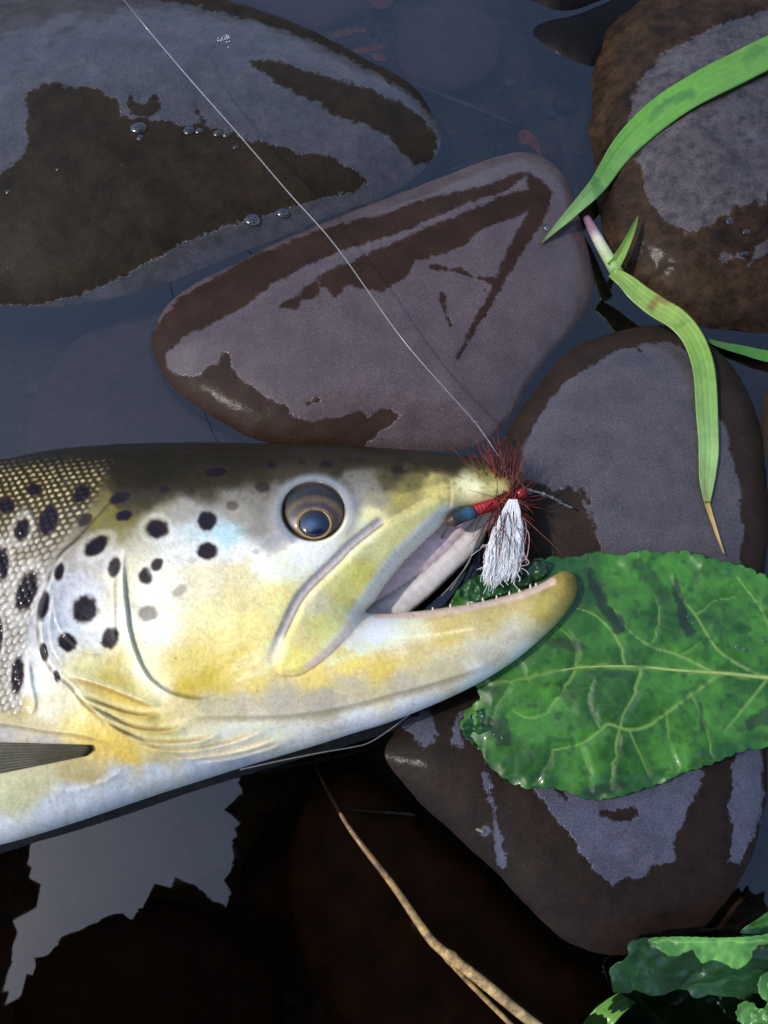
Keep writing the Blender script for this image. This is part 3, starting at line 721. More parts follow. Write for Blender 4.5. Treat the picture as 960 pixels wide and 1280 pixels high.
# ---- dark olive back, painted darker still where the skin mirrors dark surroundings
BL = smooth_open([(-60,606),(60,602),(125,606),(150,640),(185,640),(225,622),(300,611),(380,597),(440,589),(520,592),(575,584),(640,584)], 5)
by_ = np.interp(fx, BL[:, 0], BL[:, 1])+5*fbm(fx/14, fy/14, 0, 611, 3)
paint(0.75*sstep(5, -8, fy-by_)*(fx > -57)*(1-smask), (46, 39, 22)); paint(0.7*sstep(8, -24, fy-by_+12)*(fx > -57), (26, 23, 16))
# ---- spots
SP = """196 661 14 12 0 1;259 651 12 13 0 .95;259 689 13 11 0 .95;182 720 9 11 0 .9;196 706 7 9 30 .85;185 767 13 10 -10 .42;225 738 12 6 -35 .25;106 762 16 18 10 1;84 803 13 11 30 1;138 798 11 14 20 .9;143 709 8 13 10 .8;120 683 17 10 -35 1;155 644 11 7 -15 1;151 622 15 7 -20 1
205 612 9 5 0 .8;270 590 17 7 -5 1;340 580 9 7 0 .9;408 580 10 6 0 .85;328 609 10 7 0 .55;290 632 9 7 0 .4;74 715 6 11 10 .9;54 757 7 18 10 1;55 815 5 12 -10 1;71 845 4 8 -10 .9;102 617 10 14 30 1;60 650 12 20 15 1;27 662 9 14 15 1;43 612 11 8 0 1
8 632 11 11 0 1;33 740 12 26 18 1;3 705 8 20 0 1;22 845 8 24 5 1;0 792 4 20 0 .8;106 650 11 8 -30 .7;378 577 7 4 0 .6;312 583 7 5 0 .6;450 574 9 4 0 .6;230 570 10 5 0 .5;165 588 8 5 0 .6;320 690 5 4 0 .18;240 700 7 5 0 .1;300 665 10 5 0 .1"""
for r in SP.replace('\n', ';').split(';'):
    cx, cy, rx, ry, an, stg = [float(v) for v in r.split()]
    wob = 0.1*fbm(fx/7, fy/7, 0, int(cx)+3, 3)
    e = ell(fx, fy, cx, cy, rx, ry, an)+wob
    if stg > 0.6: paint(0.3*np.exp(-((e-1.4)/0.32)**2)*(cy > 656), (242, 238, 232))
    paint(stg*sstep(1.2, .8, e), (58, 36, 30)); paint(stg*sstep(1.02, .66, e), (24, 17, 26))
for q in range(160):                       # spots on the flank out of the frame
    cx = rng.uniform(-1700, -70); cy = rng.uniform(600, 900)
    if abs(cx) > 400 and not (640 < cy < 860): continue
    paint(sstep(1.2, .8, ell(fx, fy, cx, cy, rng.uniform(14, 24), rng.uniform(12, 22))), (40, 30, 36))
# small black flecks
for q in range(60):
    cx = rng.uniform(150, 700); cy = rng.uniform(690, 900)
    paint(0.5*sstep(1.2, .6, ell(fx, fy, cx, cy, rng.uniform(.8, 1.5), rng.uniform(.8, 1.5))), (90, 80, 60))

# ---- fine pigment grain
gr = 1+0.08*fbm(fx/2.2, fy/2.2, 0, 501, 2)+0.07*fbm(fx/6, fy/6, 0, 503, 2)
col = col*gr[:, None]
pk = sstep(.55, .85, fbm(fx/2.6, fy/2.6, 0, 505, 2))*sstep(640, 720, fy)*(fx > 150)
paint(0.12*pk, (140, 116, 52))
# ---- eye socket
EX, EY, ERX, ERY = 392.0, 640.0, 39.5, 36.5
ee = ell(fx, fy, EX, EY, ERX, ERY)
dz += 3*np.exp(-((ee-1.22)/0.2)**2)*sstep(700, 650, fy)-11*sstep(1.04, .9, ee)
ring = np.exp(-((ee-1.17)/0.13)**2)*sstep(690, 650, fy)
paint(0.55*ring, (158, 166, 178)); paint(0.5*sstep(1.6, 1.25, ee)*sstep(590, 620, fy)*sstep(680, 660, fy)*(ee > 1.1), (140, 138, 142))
paint(sstep(1.03, .97, ee), (52, 40, 30))
# ---- fine wrinkles and pores
dz += 0.22*fbm(fx/9, fy/9, 0, 201, 3)+0.12*fbm(fx/3, fy/3, 0, 203, 2)*(1-smask)
dz += 1.0*fbm(fx/45, fy/45, 0, 207, 2)
H2 = H+dz*edge
zt = z0f(fx)+H2
zb = z0f(fx)-0.8*H
Vt = unproj(fx, fy, zt); Vm = unproj(fx, fy, z0f(fx)); Vb_ = Vm.copy(); Vb_[:, 2] = zb
FV, FF, fr_ = shell(Vt, Vb_, FQ[:, ::-1] if False else FQ, fb)
colA = np.concatenate([col, np.clip(col[fr_]*0.9, 0, 1)])
colA = np.clip(colA*np.array([1.1, 1.07, 0.98]), 0.004, 0.85)
M_skin = col_mat('trout_skin', 0.5, coat=0.22, crough=0.09, nscale=1500, namp=0.14, bdist=0.00006, bstr=0.25, sss=0.12, bscale=1400, spec=0.14)
body = add_obj('body', FV, FF, M_skin, trout, col=colA)
reg(body)
fsurf = lambda u, v: zt[np.argmin((fx-u)**2+(fy-v)**2)]

# ---- eye
ze = z0f(EX)+float(H[np.argmin((fx-EX)**2+(fy-EY)**2)])
def dome(cx, cy, rx, ry, zbase, hgt, nr=26, na=72, power=2.0, off=(0, 0)):
    V = []; P = []
    for i in range(nr+1):
        r = i/nr
        for a in np.arange(na)*2*math.pi/na:
            u = cx+rx*r*math.cos(a); v = cy+ry*r*math.sin(a)
            V.append(unproj(u, v, zbase+hgt*(1-r**power)**0.5 if r < 1 else zbase)); P.append((u, v))
    Q = [(i*na+j, i*na+(j+1) % na, (i+1)*na+(j+1) % na, (i+1)*na+j) for i in range(nr) for j in range(na)]
    k = len(V); V.append(unproj(cx, cy, zbase-10)); P.append((cx, cy))
    T = [(nr*na+j, nr*na+(j+1) % na, k) for j in range(na)]
    return np.array(V), np.array(P), Q, T
V, P, Q, T = dome(EX, EY, ERX*1.0, ERY*1.0, ze-8, 11)
er = ell(P[:, 0], P[:, 1], 393, 655, 20, 17)
ec = np.zeros((len(P), 3))
stops = [(0, (20, 22, 40)), (1.0, (40, 30, 26)), (1.06, (206, 168, 112)), (1.2, (176, 140, 92)), (1.34, (92, 76, 78)), (1.62, (110, 94, 88)), (1.8, (158, 130, 84)), (2.0, (132, 106, 66)), (2.2, (60, 52, 44)), (2.7, (66, 58, 50)), (2.9, (104, 76, 40)), (3.3, (50, 38, 24)), (5, (40, 32, 22))]
for k_ in range(3): ec[:, k_] = np.interp(er, [a for a, b in stops], [lin(b)[k_] for a, b in stops])
ec *= 0.36*(1+0.3*fbm(P[:, 0]/4, P[:, 1]/4, 0, 12, 3))[:, None]
M_iris = col_mat('eye_iris', 0.35, coat=0.22, crough=0.06, nscale=2500, namp=0.2)
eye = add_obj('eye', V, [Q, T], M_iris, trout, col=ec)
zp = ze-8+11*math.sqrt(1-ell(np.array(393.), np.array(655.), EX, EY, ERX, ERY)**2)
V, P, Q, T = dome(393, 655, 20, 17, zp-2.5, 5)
pc = lin((14, 18, 40))+np.exp(-((P[:, 0]-388)/9)**2-((P[:, 1]-656)/7)**2)[:, None]*lin((60, 84, 110))  # blue spot is a sky reflection painted into the pupil
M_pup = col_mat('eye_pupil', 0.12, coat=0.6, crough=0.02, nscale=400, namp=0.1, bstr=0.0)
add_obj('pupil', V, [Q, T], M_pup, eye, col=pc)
mb = MB(); a = np.linspace(0, 2*math.pi, 73)
mb.tube(np.array([unproj(393+20.8*math.cos(t), 655+17.8*math.sin(t), zp-0.8) for t in a]), 1.5, 8, lin((150, 116, 70)), cap=False)
mb.build('iris_ring', M_iris, eye)

# ---- mouth lining: far side of the upper jaw seen through the gape
LO = smooth_closed([(540,640),(575,628),(612,624),(640,632),(628,648),(610,662),(596,688),(572,712),(545,738),(522,758),(500,772),(450,776),(440,760),(460,730),(490,700),(515,665)], 5)
lx, ly, LQ, lb_, ld = clipped_grid(LO, np.arange(430, 650, 2.0), np.arange(615, 785, 2.0))
lh = 15*np.sqrt(np.clip(1-(1-np.clip(ld/30, 0, 1))**2, 0, 1))
g_, _, gs, *_ = seg_dist(lx, ly, smooth_open([(448,764),(480,748),(515,725),(545,700),(580,665),(604,640)], 4))
lh += -6*np.exp(-(g_/5)**2)+0.2*np.sin((lx-ly)*0.35)*np.exp(-(g_/40)**2)
up_ = gs < 0
if up_[np.argmin((lx-500)**2+(ly-712)**2)] == False: up_ = ~up_
lc = np.where(up_[:, None], lin((208, 184, 186)), lin((202, 194, 190)))
sh_ = sstep(8, 0, ld)[:, None]; lc = lc*(1-sh_*.6)+lin((220, 212, 200))*sh_*.6
lc *= (1+0.12*fbm(lx/8, ly/8, 0, 44, 3))[:, None]; lc = np.where((np.exp(-(g_/2)**2) > .5)[:, None], lc*0.55, lc)
zl = z0f(lx)-24
Vt2 = unproj(lx, ly, zl+lh); Vb2 = unproj(lx, ly, zl); Vb2[:, 2] = zl-10
V, Fc, fr2 = shell(Vt2, Vb2, LQ, lb_)
M_flesh = col_mat('mouth_flesh', 0.35, coat=0.6, crough=0.12, nscale=800, namp=0.15, sss=0.15)
lining = add_obj('mouth_lining', V, Fc, M_flesh, trout, col=np.concatenate([lc, lc[fr2]]))
reg(lining)
# ---- teeth
mb = MB()
def tooth(u, v, du, dv, ln, w_):
    z = z0f(u)+8
    mb.tube(np.array([unproj(u-du*2, v-dv*2, z-1), unproj(u+du*ln*.5, v+dv*ln*.5, z+1), unproj(u+du*ln+1, v+dv*ln, z)]), [w_, w_*.6, 0.2], 6, lin((206, 192, 178)))
for u, v, l in ((541,761,2.5),(563,758,4),(585,755,2.5),(604,751,5),(621,747,4),(637,743,5.5),(649,739,3.5),(663,734,5),(670,731,3)):
    tooth(u, v, -0.25+rng.uniform(-.2, .3), -1, l, 1.7)
tp = smooth_open([(556,652),(530,679),(504,706),(483,733),(470,752)], 6)
for i in range(1, len(tp), 2): tooth(tp[i, 0]-1, tp[i, 1]-1, 0.75, 0.65, rng.uniform(1.2, 2.6), 1.3)
M_tooth = col_mat('tooth', 0.3, coat=.5, nscale=900, namp=0.1)
mb.build('teeth', M_tooth, trout, kind='stuff')

# ---- fins
def fan(name, root, tips, zr_, zt_, c0, c1, mat, nray=14, thick=1.6, parent=trout, onbody=False):
    """fin membrane with raised rays between a root line and a tip line (photo pixels)"""
    a = smooth_open(root, 3); b = smooth_open(tips, 3)
    ns, nt_ = nray*6+1, 24
    s_ = np.linspace(0, 1, ns)
    ra = np.stack([np.interp(s_, np.linspace(0, 1, len(a)), a[:, k]) for k in (0, 1)], 1)
    rb = np.stack([np.interp(s_, np.linspace(0, 1, len(b)), b[:, k]) for k in (0, 1)], 1)
    t_ = np.linspace(0, 1, nt_)[:, None, None]
    P = ra*(1-t_)+rb*t_
    ridge = np.abs(np.sin(s_*nray*math.pi))[None, :]
    Z = zr_+(zt_-zr_)*t_[..., 0]+thick*ridge+1.5*np.sin(3*t_[..., 0]+4*s_)
    if onbody:
        zz = np.array([fsurf(a_, b_) for a_, b_ in P.reshape(-1, 2)]).reshape(P.shape[:2])
        Z = zz+1.5+5*t_[..., 0]+thick*ridge
    Vt = unproj(P[..., 0], P[..., 1], Z).reshape(-1, 3); Vb = Vt.copy(); Vb[:, 2] -= 2.0
    jj, ii = np.meshgrid(np.arange(nt_-1), np.arange(ns-1), indexing='ij'); k = (jj*ns+ii).ravel()
    Q = np.stack([k, k+1, k+ns+1, k+ns], 1)
    bd = np.zeros((nt_, ns), bool); bd[0] = bd[-1] = True; bd[:, 0] = bd[:, -1] = True
    V, Fc, fr = shell(Vt, Vb, Q, bd.ravel())
    cc = (lin(c0)*(1-ridge[..., None]*np.ones((nt_, 1, 1)))+lin(c1)*ridge[..., None]).reshape(-1, 3)
    return add_obj(name, V, Fc, mat, parent, col=np.concatenate([cc, cc[fr]]))
M_fin = col_mat('fin_membrane', 0.35, coat=0.6, nscale=700, namp=0.3)
fan('pectoral_fin', [(114,931),(117,937),(108,945)], [(-120,925),(-130,955),(-110,988)], 0, 0, (52, 44, 22), (84, 74, 36), M_fin, 9, thick=.6, onbody=True)
m, n, p = new_mat('clear_fin')
p.inputs['Base Color'].default_value = L4((120, 118, 110)); p.inputs['Alpha'].default_value = 0.12; p.inputs['Roughness'].default_value = 0.4
nzv = noise(n, 500, 3, 0.6, N(n, 'ShaderNodeTexCoord').outputs['Object']); n.links.new(math_(n, 'MULTIPLY', nzv, 0.22), p.inputs['Alpha'])
fan('pectoral_fin', [(170,985),(215,975),(265,965)], [(148,1078),(215,1110),(300,1075)], -30, -50, (90, 86, 76), (140, 138, 128), m, 12)

# ------------------------------------------------------------------ broad leaves
def leaf_mesh(name, outline, zfun, veins, relief, c_dark, c_mid, c_vein, mat, label=None, cat='leaf', parent=None, step=2.0, thick=1.6, ruff=0.0, tooth=3.2, pitch=15, extra_col=None, holes=()):
    P = smooth_closed(outline, 3); ln = np.linalg.norm(np.roll(P, -1, 0)-P, axis=1); s_ = np.concatenate([[0], np.cumsum(ln)[:-1]])
    T_ = np.roll(P, -1, 0)-np.roll(P, 1, 0); T_ /= np.linalg.norm(T_, axis=1)[:, None]; Nn = np.stack([T_[:, 1], -T_[:, 0]], 1)
    if inside(np.array([P[0, 0]+Nn[0, 0]*2]), np.array([P[0, 1]+Nn[0, 1]*2]), P)[0]: Nn = -Nn
    ph = (s_/pitch+0.5*vnoise(s_/60, 0*s_, 0*s_, 5)) % 1.0
    P = P+Nn*(tooth*(np.sqrt(np.clip(np.sin(ph*math.pi), 0, 1))-0.6)*(0.9+0.5*vnoise(s_/33, 0*s_, 0*s_, 8)))[:, None]
    lo = P.min(0)-2; hi = P.max(0)+2
    x, y, Q, bd, d = clipped_grid(P, np.arange(lo[0], hi[0], step), np.arange(lo[1], hi[1], step))
    for (hx, hy, hr) in holes: pass
    base = zfun(x, y)
    vm = np.zeros_like(x); vr = np.zeros_like(x); wob = 2.5*fbm(x/16, y/16, 0, 71, 2)
    for pts, w0, w1 in veins:
        dd, t, *_ = seg_dist(x+wob*(w0 < 4), y+wob*(w0 < 4), smooth_open(pts, 6)); ww = w0+(w1-w0)*t
        vm = np.maximum(vm, np.exp(-(dd/(ww*.5))**2)*(.85 if w0 > 3 else .6)); vr = np.maximum(vr, np.exp(-(dd/(ww*2.6))**2))
    # net of fine veins: cell borders of scattered points
    pts = np.stack([rng.uniform(lo[0], hi[0], int((hi-lo).prod()/420)), rng.uniform(lo[1], hi[1], int((hi-lo).prod()/420))], 1)
    d1 = np.full(len(x), 1e9); d2 = np.full(len(x), 1e9)
    for q in pts:
        e = (x-q[0])**2+(y-q[1])**2; n1 = e < d1; d2 = np.where(n1, d1, np.minimum(d2, e)); d1 = np.where(n1, e, d1)
    net = np.sqrt(d2)-np.sqrt(d1)
    netm = np.exp(-(net/1.6)**2)
    z = base+relief*(1-vr)*(1-0.25*np.exp(-(net/5)**2))+ruff*sstep(26, 0, d)*fbm(x/22, y/22, 0, 91, 2)+1.5*fbm(x/40, y/40, 0, 93, 2)
    fz = sstep(-.6, .7, fbm(x/60, y/60, 0, 95, 3))[:, None]
    c = lin(c_dark)*(1-fz)+lin(c_mid)*fz
    c = c*(1+0.22*fbm(x/9, y/9, 0, 97, 3))[:, None]
    c = c*(1-.16*netm[:, None])+lin(c_vein)*.16*netm[:, None]*.6
    c = c*(1-vm[:, None])+lin(c_vein)*vm[:, None]
    if extra_col is not None: c = extra_col(x, y, c)
    Vt = unproj(x, y, z); Vb = Vt.copy(); Vb[:, 2] -= thick
    V, Fc, fr = shell(Vt, Vb, Q, bd)
    o = add_obj(name, V, Fc, mat, parent, col=np.clip(np.concatenate([c, c[fr]*0.9]), 0.002, 1), label=label, cat=cat if label else None)
    return o
M_leaf = col_mat('wet_leaf', 0.42, coat=0.42, crough=0.1, nscale=500, namp=0.25, bdist=0.0002, bstr=0.3, trans=0.12, bscale=900)
leaf_out = [(566,748),(590,726),(620,712),(650,702),(690,697),(720,696),(745,690),(775,694),(800,688),(830,692),(860,690),(895,700),(925,706),(960,722),(1010,752),(1050,800),(1075,850),(1050,900),(1005,925),(962,934),(930,938),(905,948),(880,958),(852,966),(830,978),(800,988),(775,996),(740,1000),(715,992),(690,984),(655,984),(630,972),(610,955),(596,930),(578,915),(582,890),(600,872),(590,850),(580,820),(566,790)]
def leaf_z(x, y):
    z = 42+6*np.exp(-((x-770)/150)**2-((y-835)/120)**2)+2.5*np.sin((x-600)/45)*np.sin((y-700)/38)
    return z-10*sstep(620, 575, x)-8*sstep(960, 1010, y)
def leaf_stain(x, y, c):
    for pts, w_, k in (([(735,715),(745,740),(760,765),(773,785)], (5, 9), .85), ([(845,720),(848,745),(854,775),(862,788)], (3, 8), .8), ([(688,803),(710,806),(725,808)], 7, .6), ([(800,705),(815,725),(830,745)], (8, 10), .5), ([(875,880),(880,910)], 3, .6), ([(748,846),(775,842)], 2.5, .5), ([(730,990),(760,985),(775,980)], (4, 7), .6), ([(935,905),(960,895),(990,890)], (6, 16), .7), ([(610,905),(630,925),(628,905)], 8, .7)):
        m_ = k*stroke(x+3*fbm(x/7, y/7, 0, 15, 3), y+3*fbm(x/7, y/7, 4, 15, 3), pts, w_, 2)[:, None]
        c = c*(1-m_)+lin((24, 26, 20))*m_
    m_ = .5*sstep(.45, .8, fbm(x/14, y/14, 0, 33, 3))[:, None]
    return c*(1-m_)+lin((16, 52, 12))*m_
veins = [([(592,858),(640,850),(690,840),(730,834),(790,833),(850,838),(910,842),(970,848),(1060,852)], 3, 8),
         ([(890,840),(850,820),(810,806),(780,782),(768,762)], 4.5, 2), ([(950,845),(900,815),(870,770),(850,745),(838,720)], 4.5, 1.8), ([(720,834),(715,800),(690,780)], 3, 1.5), ([(780,833),(772,800),(745,770),(720,760)], 3.4, 1.5),
         ([(1000,848),(970,800),(950,760),(920,720)], 4, 1.5), ([(900,842),(865,868),(835,890),(808,908),(785,912),(760,905),(752,912),(725,930),(690,938)], 5, 2), ([(800,835),(792,865),(782,885),(775,910),(768,945),(762,985)], 3.4, 1.5),
         ([(720,835),(705,860),(690,885),(665,900),(640,888)], 3.4, 1.6), ([(835,890),(838,925),(845,960)], 3, 1.4), ([(865,868),(880,905),(890,945)], 3, 1.4), ([(785,912),(800,945),(815,975)], 2.8, 1.4), ([(960,848),(930,885),(905,915)], 4, 1.6), ([(725,930),(735,960),(738,990)], 2.6, 1.2), ([(690,938),(680,960),(665,980)], 2.4, 1.2), ([(660,850),(650,830),(640,815)], 2.4, 1.2),
         ([(810,806),(825,775),(820,745)], 2.4, 1.2), ([(870,770),(895,750),(915,745)], 2.4, 1.2), ([(850,820),(880,795)], 2.2, 1.2), ([(752,912),(735,880),(740,850)], 2.2, 1.2), ([(640,850),(625,880),(612,905)], 2.4, 1.2)]
leaf = empty('dock_leaf', unproj(760, 850, 20), 'broad glossy green leaf with pale veins under the trout\'s lower jaw', 'leaf')
lb = leaf_mesh('blade', leaf_out, leaf_z, veins, 1.5, (26, 78, 10), (60, 120, 32), (126, 162, 74), M_leaf, parent=leaf, ruff=3.5, tooth=5.0, pitch=17, extra_col=leaf_stain)
reg(lb)
mb = MB(); cp = smooth_open([(690,840),(730,834),(790,833),(850,838),(910,842),(970,848),(1060,852),(1180,856)], 8)
mb.tube(np.array([unproj(a, b, float(leaf_z(np.array(a), np.array(b)))-0.6) for a, b in cp]), np.linspace(.6, 4.2, len(cp)), 8, lin((150, 176, 92)))
mb.build('midrib', M_leaf, leaf)
# crumpled dark-green pieces of leaf seen in the gape
for outl, lab, sd2 in (([(572,742),(590,722),(612,716),(640,706),(668,700),(690,706),(676,724),(650,736),(615,746),(590,752)], 'crumpled wet dark green leaf scrap inside the trout\'s gape', 1),
                       ([(578,915),(590,893),(612,885),(628,900),(640,915),(630,935),(618,950),(600,938)], 'torn dark green leaf corner with a hole on the brown stone', 2)):
    leaf_mesh('leaf_scrap', outl, lambda x, y, sd2=sd2: 50+7*fbm(x/14, y/14, 0, 60+sd2, 3)-(12 if sd2 == 2 else 0), [], 2.0, (16, 46, 18), (34, 82, 34), (80, 120, 70), M_leaf, lab, tooth=2, pitch=9)

# dark folded leaf at the lower right; its lit rim is painted paler
lf2 = empty('folded_leaf', unproj(860, 1230, -20), 'dark green leaf with a curled bright rim below the brown stone', 'leaf')
def z2(x, y): return 30-0.55*np.clip(y-1185, 0, 200)+4*fbm(x/30, y/30, 0, 21, 2)
leaf_mesh('blade', [(763,1210),(785,1196),(786,1178),(812,1172),(850,1172),(900,1173),(960,1168),(1030,1180),(1050,1290),(1000,1370),(880,1390),(800,1370),(790,1310),(775,1260),(766,1232)], z2,
          [([(820,1330),(830,1280),(850,1240),(880,1210)], 3, 1.5), ([(830,1280),(800,1250),(785,1220)], 2.4, 1.2), ([(850,1240),(920,1220),(960,1215)], 2.4, 1.2)], 3, (12, 44, 14), (24, 66, 22), (56, 100, 48), M_leaf, parent=lf2, ruff=4, tooth=3)
leaf_mesh('lit_curled_rim', [(812,1173),(850,1171),(900,1172),(945,1170),(1000,1160),(1040,1172),(1000,1186),(958,1180),(942,1188),(938,1200),(922,1212),(905,1204),(890,1200),(878,1204),(866,1188),(858,1190),(842,1196),(828,1190),(815,1180)], lambda x, y: 40-0.25*np.clip(y-1172, 0, 60)+2*fbm(x/14, y/14, 0, 25, 2),
          [([(815,1176),(870,1177),(940,1176),(1000,1172)], 2.4, 2)], 2.5, (62, 118, 42), (96, 158, 66), (150, 190, 110), M_leaf, parent=lf2, tooth=2, pitch=11)
leaf_mesh('ragged_leaf', [(948,1228),(960,1215),(1010,1210),(1030,1290),(980,1310),(945,1290),(922,1274),(924,1256),(938,1252),(950,1262),(960,1254),(950,1244)], lambda x, y: 20+5*fbm(x/14, y/14, 0, 28, 2), [([(930,1265),(960,1262),(1000,1258)], 2.5, 2)], 2.5, (44, 92, 30), (78, 132, 52), (120, 160, 90), M_leaf,
          'small ragged bright leaf behind the dark folded leaf', ruff=3, tooth=3, pitch=10)
leaf_mesh('smooth_leaf', [(925,1166),(945,1150),(980,1130),(1040,1125),(1050,1165),(1000,1176),(960,1168)], lambda x, y: 8+4*fbm(x/20, y/20, 0, 29, 2), [([(930,1164),(980,1150),(1040,1145)], 2, 2)], 2, (30, 78, 26), (52, 108, 40), (100, 150, 80), M_leaf,
          'green leaf base running off behind the curled bright rim', tooth=0.5)

# ------------------------------------------------------------------ grass
M_grass = col_mat('grass_skin', 0.45, coat=0.35, crough=0.15, nscale=600, namp=0.15, trans=0.2)
def blade(path, widths, lift, colors, label=None, cat='grass', parent=None, name='wild_grass', stains=(), zmin=None, fold=2.5, follow=True, zs=None, striate=0.05):
    """ribbon with a keel; widths in px; colours interpolated along the length"""
    p = smooth_open(path, 4); n_ = len(p); s_ = np.linspace(0, 1, n_)
    w_ = np.interp(s_, np.linspace(0, 1, len(widths)), widths)
    if zs is not None: z = np.interp(s_, np.linspace(0, 1, len(zs)), zs)
    else:
        z = np.array([max(hz(a, b), zmin if zmin is not None else -1e9) for a, b in p])+lift
        kk = np.ones(15)/15; zz = np.pad(z, 7, mode='edge'); z = np.maximum(np.convolve(zz, kk, 'valid'), z-3)
    T_ = np.gradient(p, axis=0); T_ /= np.linalg.norm(T_, axis=1)[:, None]; Nn = np.stack([-T_[:, 1], T_[:, 0]], 1)
    na = 13; a_ = np.linspace(-1, 1, na)
    px = p[:, None, 0]+Nn[:, None, 0]*a_*w_[:, None]/2; py = p[:, None, 1]+Nn[:, None, 1]*a_*w_[:, None]/2
    Z = z[:, None]+fold*(np.abs(a_)**1.5)[None]*np.minimum(1, w_/14)[:, None]-fold*.5+0.5*np.cos(a_*math.pi*4)[None]
    Vt = unproj(px, py, Z).reshape(-1, 3); Vb = Vt.copy(); Vb[:, 2] -= 1.6
    jj, ii = np.meshgrid(np.arange(n_-1), np.arange(na-1), indexing='ij'); k = (jj*na+ii).ravel()
    Q = np.stack([k, k+1, k+na+1, k+na], 1); bd = np.zeros((n_, na), bool); bd[0] = bd[-1] = True; bd[:, 0] = bd[:, -1] = True
    V, Fc, fr = shell(Vt, Vb, Q, bd.ravel())
    C = np.stack([np.interp(s_, np.linspace(0, 1, len(colors)), [lin(c)[q]*(.98, .88, .62)[q] for c in colors]) for q in range(3)], 1)
    c = C[:, None, :]*(1+striate*np.sin(a_*17)[None, :, None])*(1+0.1*fbm(px/12, py/12, 0, 4, 2))[..., None]
    for (pts, sw, cc, k_) in stains:
        m_ = (k_*stroke(px+2*fbm(px/5, py/5, 0, 6, 2), py+2*fbm(px/5, py/5, 3, 6, 2), pts, sw, 1.5))[..., None]; c = c*(1-m_)+lin(cc)*m_
    c = c.reshape(-1, 3)
    return add_obj(name, V, Fc, M_grass, parent, col=np.clip(np.concatenate([c, c[fr]]), .002, 1), label=label, cat=cat if label else None)
blade([(1060,30),(1000,50),(960,66),(920,86),(880,106),(840,130),(805,158),(775,190),(748,230),(722,258),(700,280),(676,304)], [40,40,40,40,40,38,38,34,26,20,12,1], 6,
      [(104,160,66),(108,168,70),(110,172,72),(104,168,72),(98,164,66),(92,158,62),(88,148,70),(120,166,110),(130,172,120)],
      'long bright green grass blade arching over the big boulder', zmin=24,
      stains=[([(812,150),(822,138),(835,128),(850,122),(862,118)], (3, 7), (60,110,50), .7), ([(744,228),(750,240)], 6, (50,100,40), .6), ([(935,72),(950,62)], 7, (70,120,60), .5), ([(788,196),(800,184)], 2.5, (50,100,40), .6)])
tuft = empty('wild_grass', unproj(770, 335, 0), 'jointed grass stem with drooping blade over the slate-grey stone', 'grass')
mb = MB()
pts = smooth_open([(733,272,20),(745,295,22),(758,318,26),(772,342,30)], 3)
mb.tube(np.array([unproj(*q) for q in pts]), np.interp(np.linspace(0, 1, len(pts)), [0, .2, 1], [5, 7, 9]), 12,
        np.stack([np.interp(np.linspace(0, 1, len(pts)), [0, .25, .4, .8, 1], [lin(c)[q] for c in ((122,84,104),(150,112,128),(206,200,176),(170,196,130),(128,170,84))]) for q in range(3)], 1))
mb.build('sheath', M_grass, tuft)
blade([(766,334),(776,318),(785,300),(792,284),(798,267)], [16,13,10,7,1.5], 0, [(110,160,60),(120,166,66),(110,158,60),(96,140,56),(120,120,70)], parent=tuft, name='shoot', zs=[34,44,52,58,62], fold=4)
blade([(764,340),(780,350),(800,368),(822,384),(845,398),(862,416),(874,440),(881,470),(884,520),(886,560),(884,600),(884,628)], [13,24,28,28,27,28,28,28,26,25,20,8], 5,
      [(128,172,84),(140,180,92),(146,184,98),(150,186,100),(132,180,84),(128,176,90),(134,182,106),(140,188,118),(146,192,130),(140,182,124),(130,160,104)], parent=tuft, name='blade', zmin=34,
      stains=[([(812,384),(826,372),(834,378)], (5, 4), (130,100,40), .75), ([(845,408),(858,402)], 4, (90,140,50), .6), ([(796,356),(806,352)], 4, (96,150,60), .5), ([(880,600),(886,625)], 2, (120,110,60), .5)])
blade([(883,626),(890,648),(898,672),(906,694)], [7,5,3.5,1], 2, [(160,140,96),(190,170,120),(170,150,104)], parent=tuft, name='dry_tip', zmin=36)
blade([(880,424),(905,432),(930,438),(965,446),(1030,452)], [4,10,14,16,18], 0, [(50,96,40),(60,120,46),(76,140,60),(70,130,50)], 'short green grass blade between the boulder and slate stone', zs=[4,8,10,12,14])
blade([(720,1330),(745,1285),(765,1262),(788,1246),(815,1236)], [40,36,30,22,12], 0, [(86,140,50),(110,164,66),(100,156,60),(60,110,40)], 'wide light green blade tip beneath the dark folded leaf', zs=[-40,-8,2,-2,-16])

# ------------------------------------------------------------------ straw stalks
M_straw = col_mat('dry_straw', 0.55, coat=0.15, nscale=1100, namp=0.75, bdist=.0003, bstr=.6)
def straw(path, radii, label, group=None, c=((150,112,60),(176,142,84),(190,160,104)), nodes=()):
    p = smooth_open(path, 5); n_ = len(p); s_ = np.linspace(0, 1, n_)
    r = np.interp(s_, np.linspace(0, 1, len(radii)), radii)
    for t0 in nodes: r = r*(1+0.45*np.exp(-((s_-t0)/.012)**2))
    C = np.stack([np.interp(s_, np.linspace(0, 1, len(c)), [lin(k)[q] for k in c]) for q in range(3)], 1)
    C = .8*C*(1+0.45*fbm(s_*60, 0*s_, 0, 3, 4))[:, None]
    for t0 in nodes: C = C*(1-.5*np.exp(-((s_-t0)/.008)**2))[:, None]
    mb = MB(); mb.tube(np.array([unproj(*q) for q in p]), r, 9, C, flat=.8); return mb.build('straw', M_straw, label=label, cat='straw', group=group)
straw([(393,955,-26),(410,990,-10),(440,1040,4),(490,1105,12),(528,1160,16),(548,1184,18),(600,1225,20),(665,1278,22),(760,1350,20)], [1.2,2.2,3.2,4,4.8,5.6,5.4,5.4,5], 'long pale jointed straw stalk slanting over the dark water', nodes=(.55,), c=((96,66,32),(150,112,58),(184,148,88),(190,158,102),(180,148,96)))
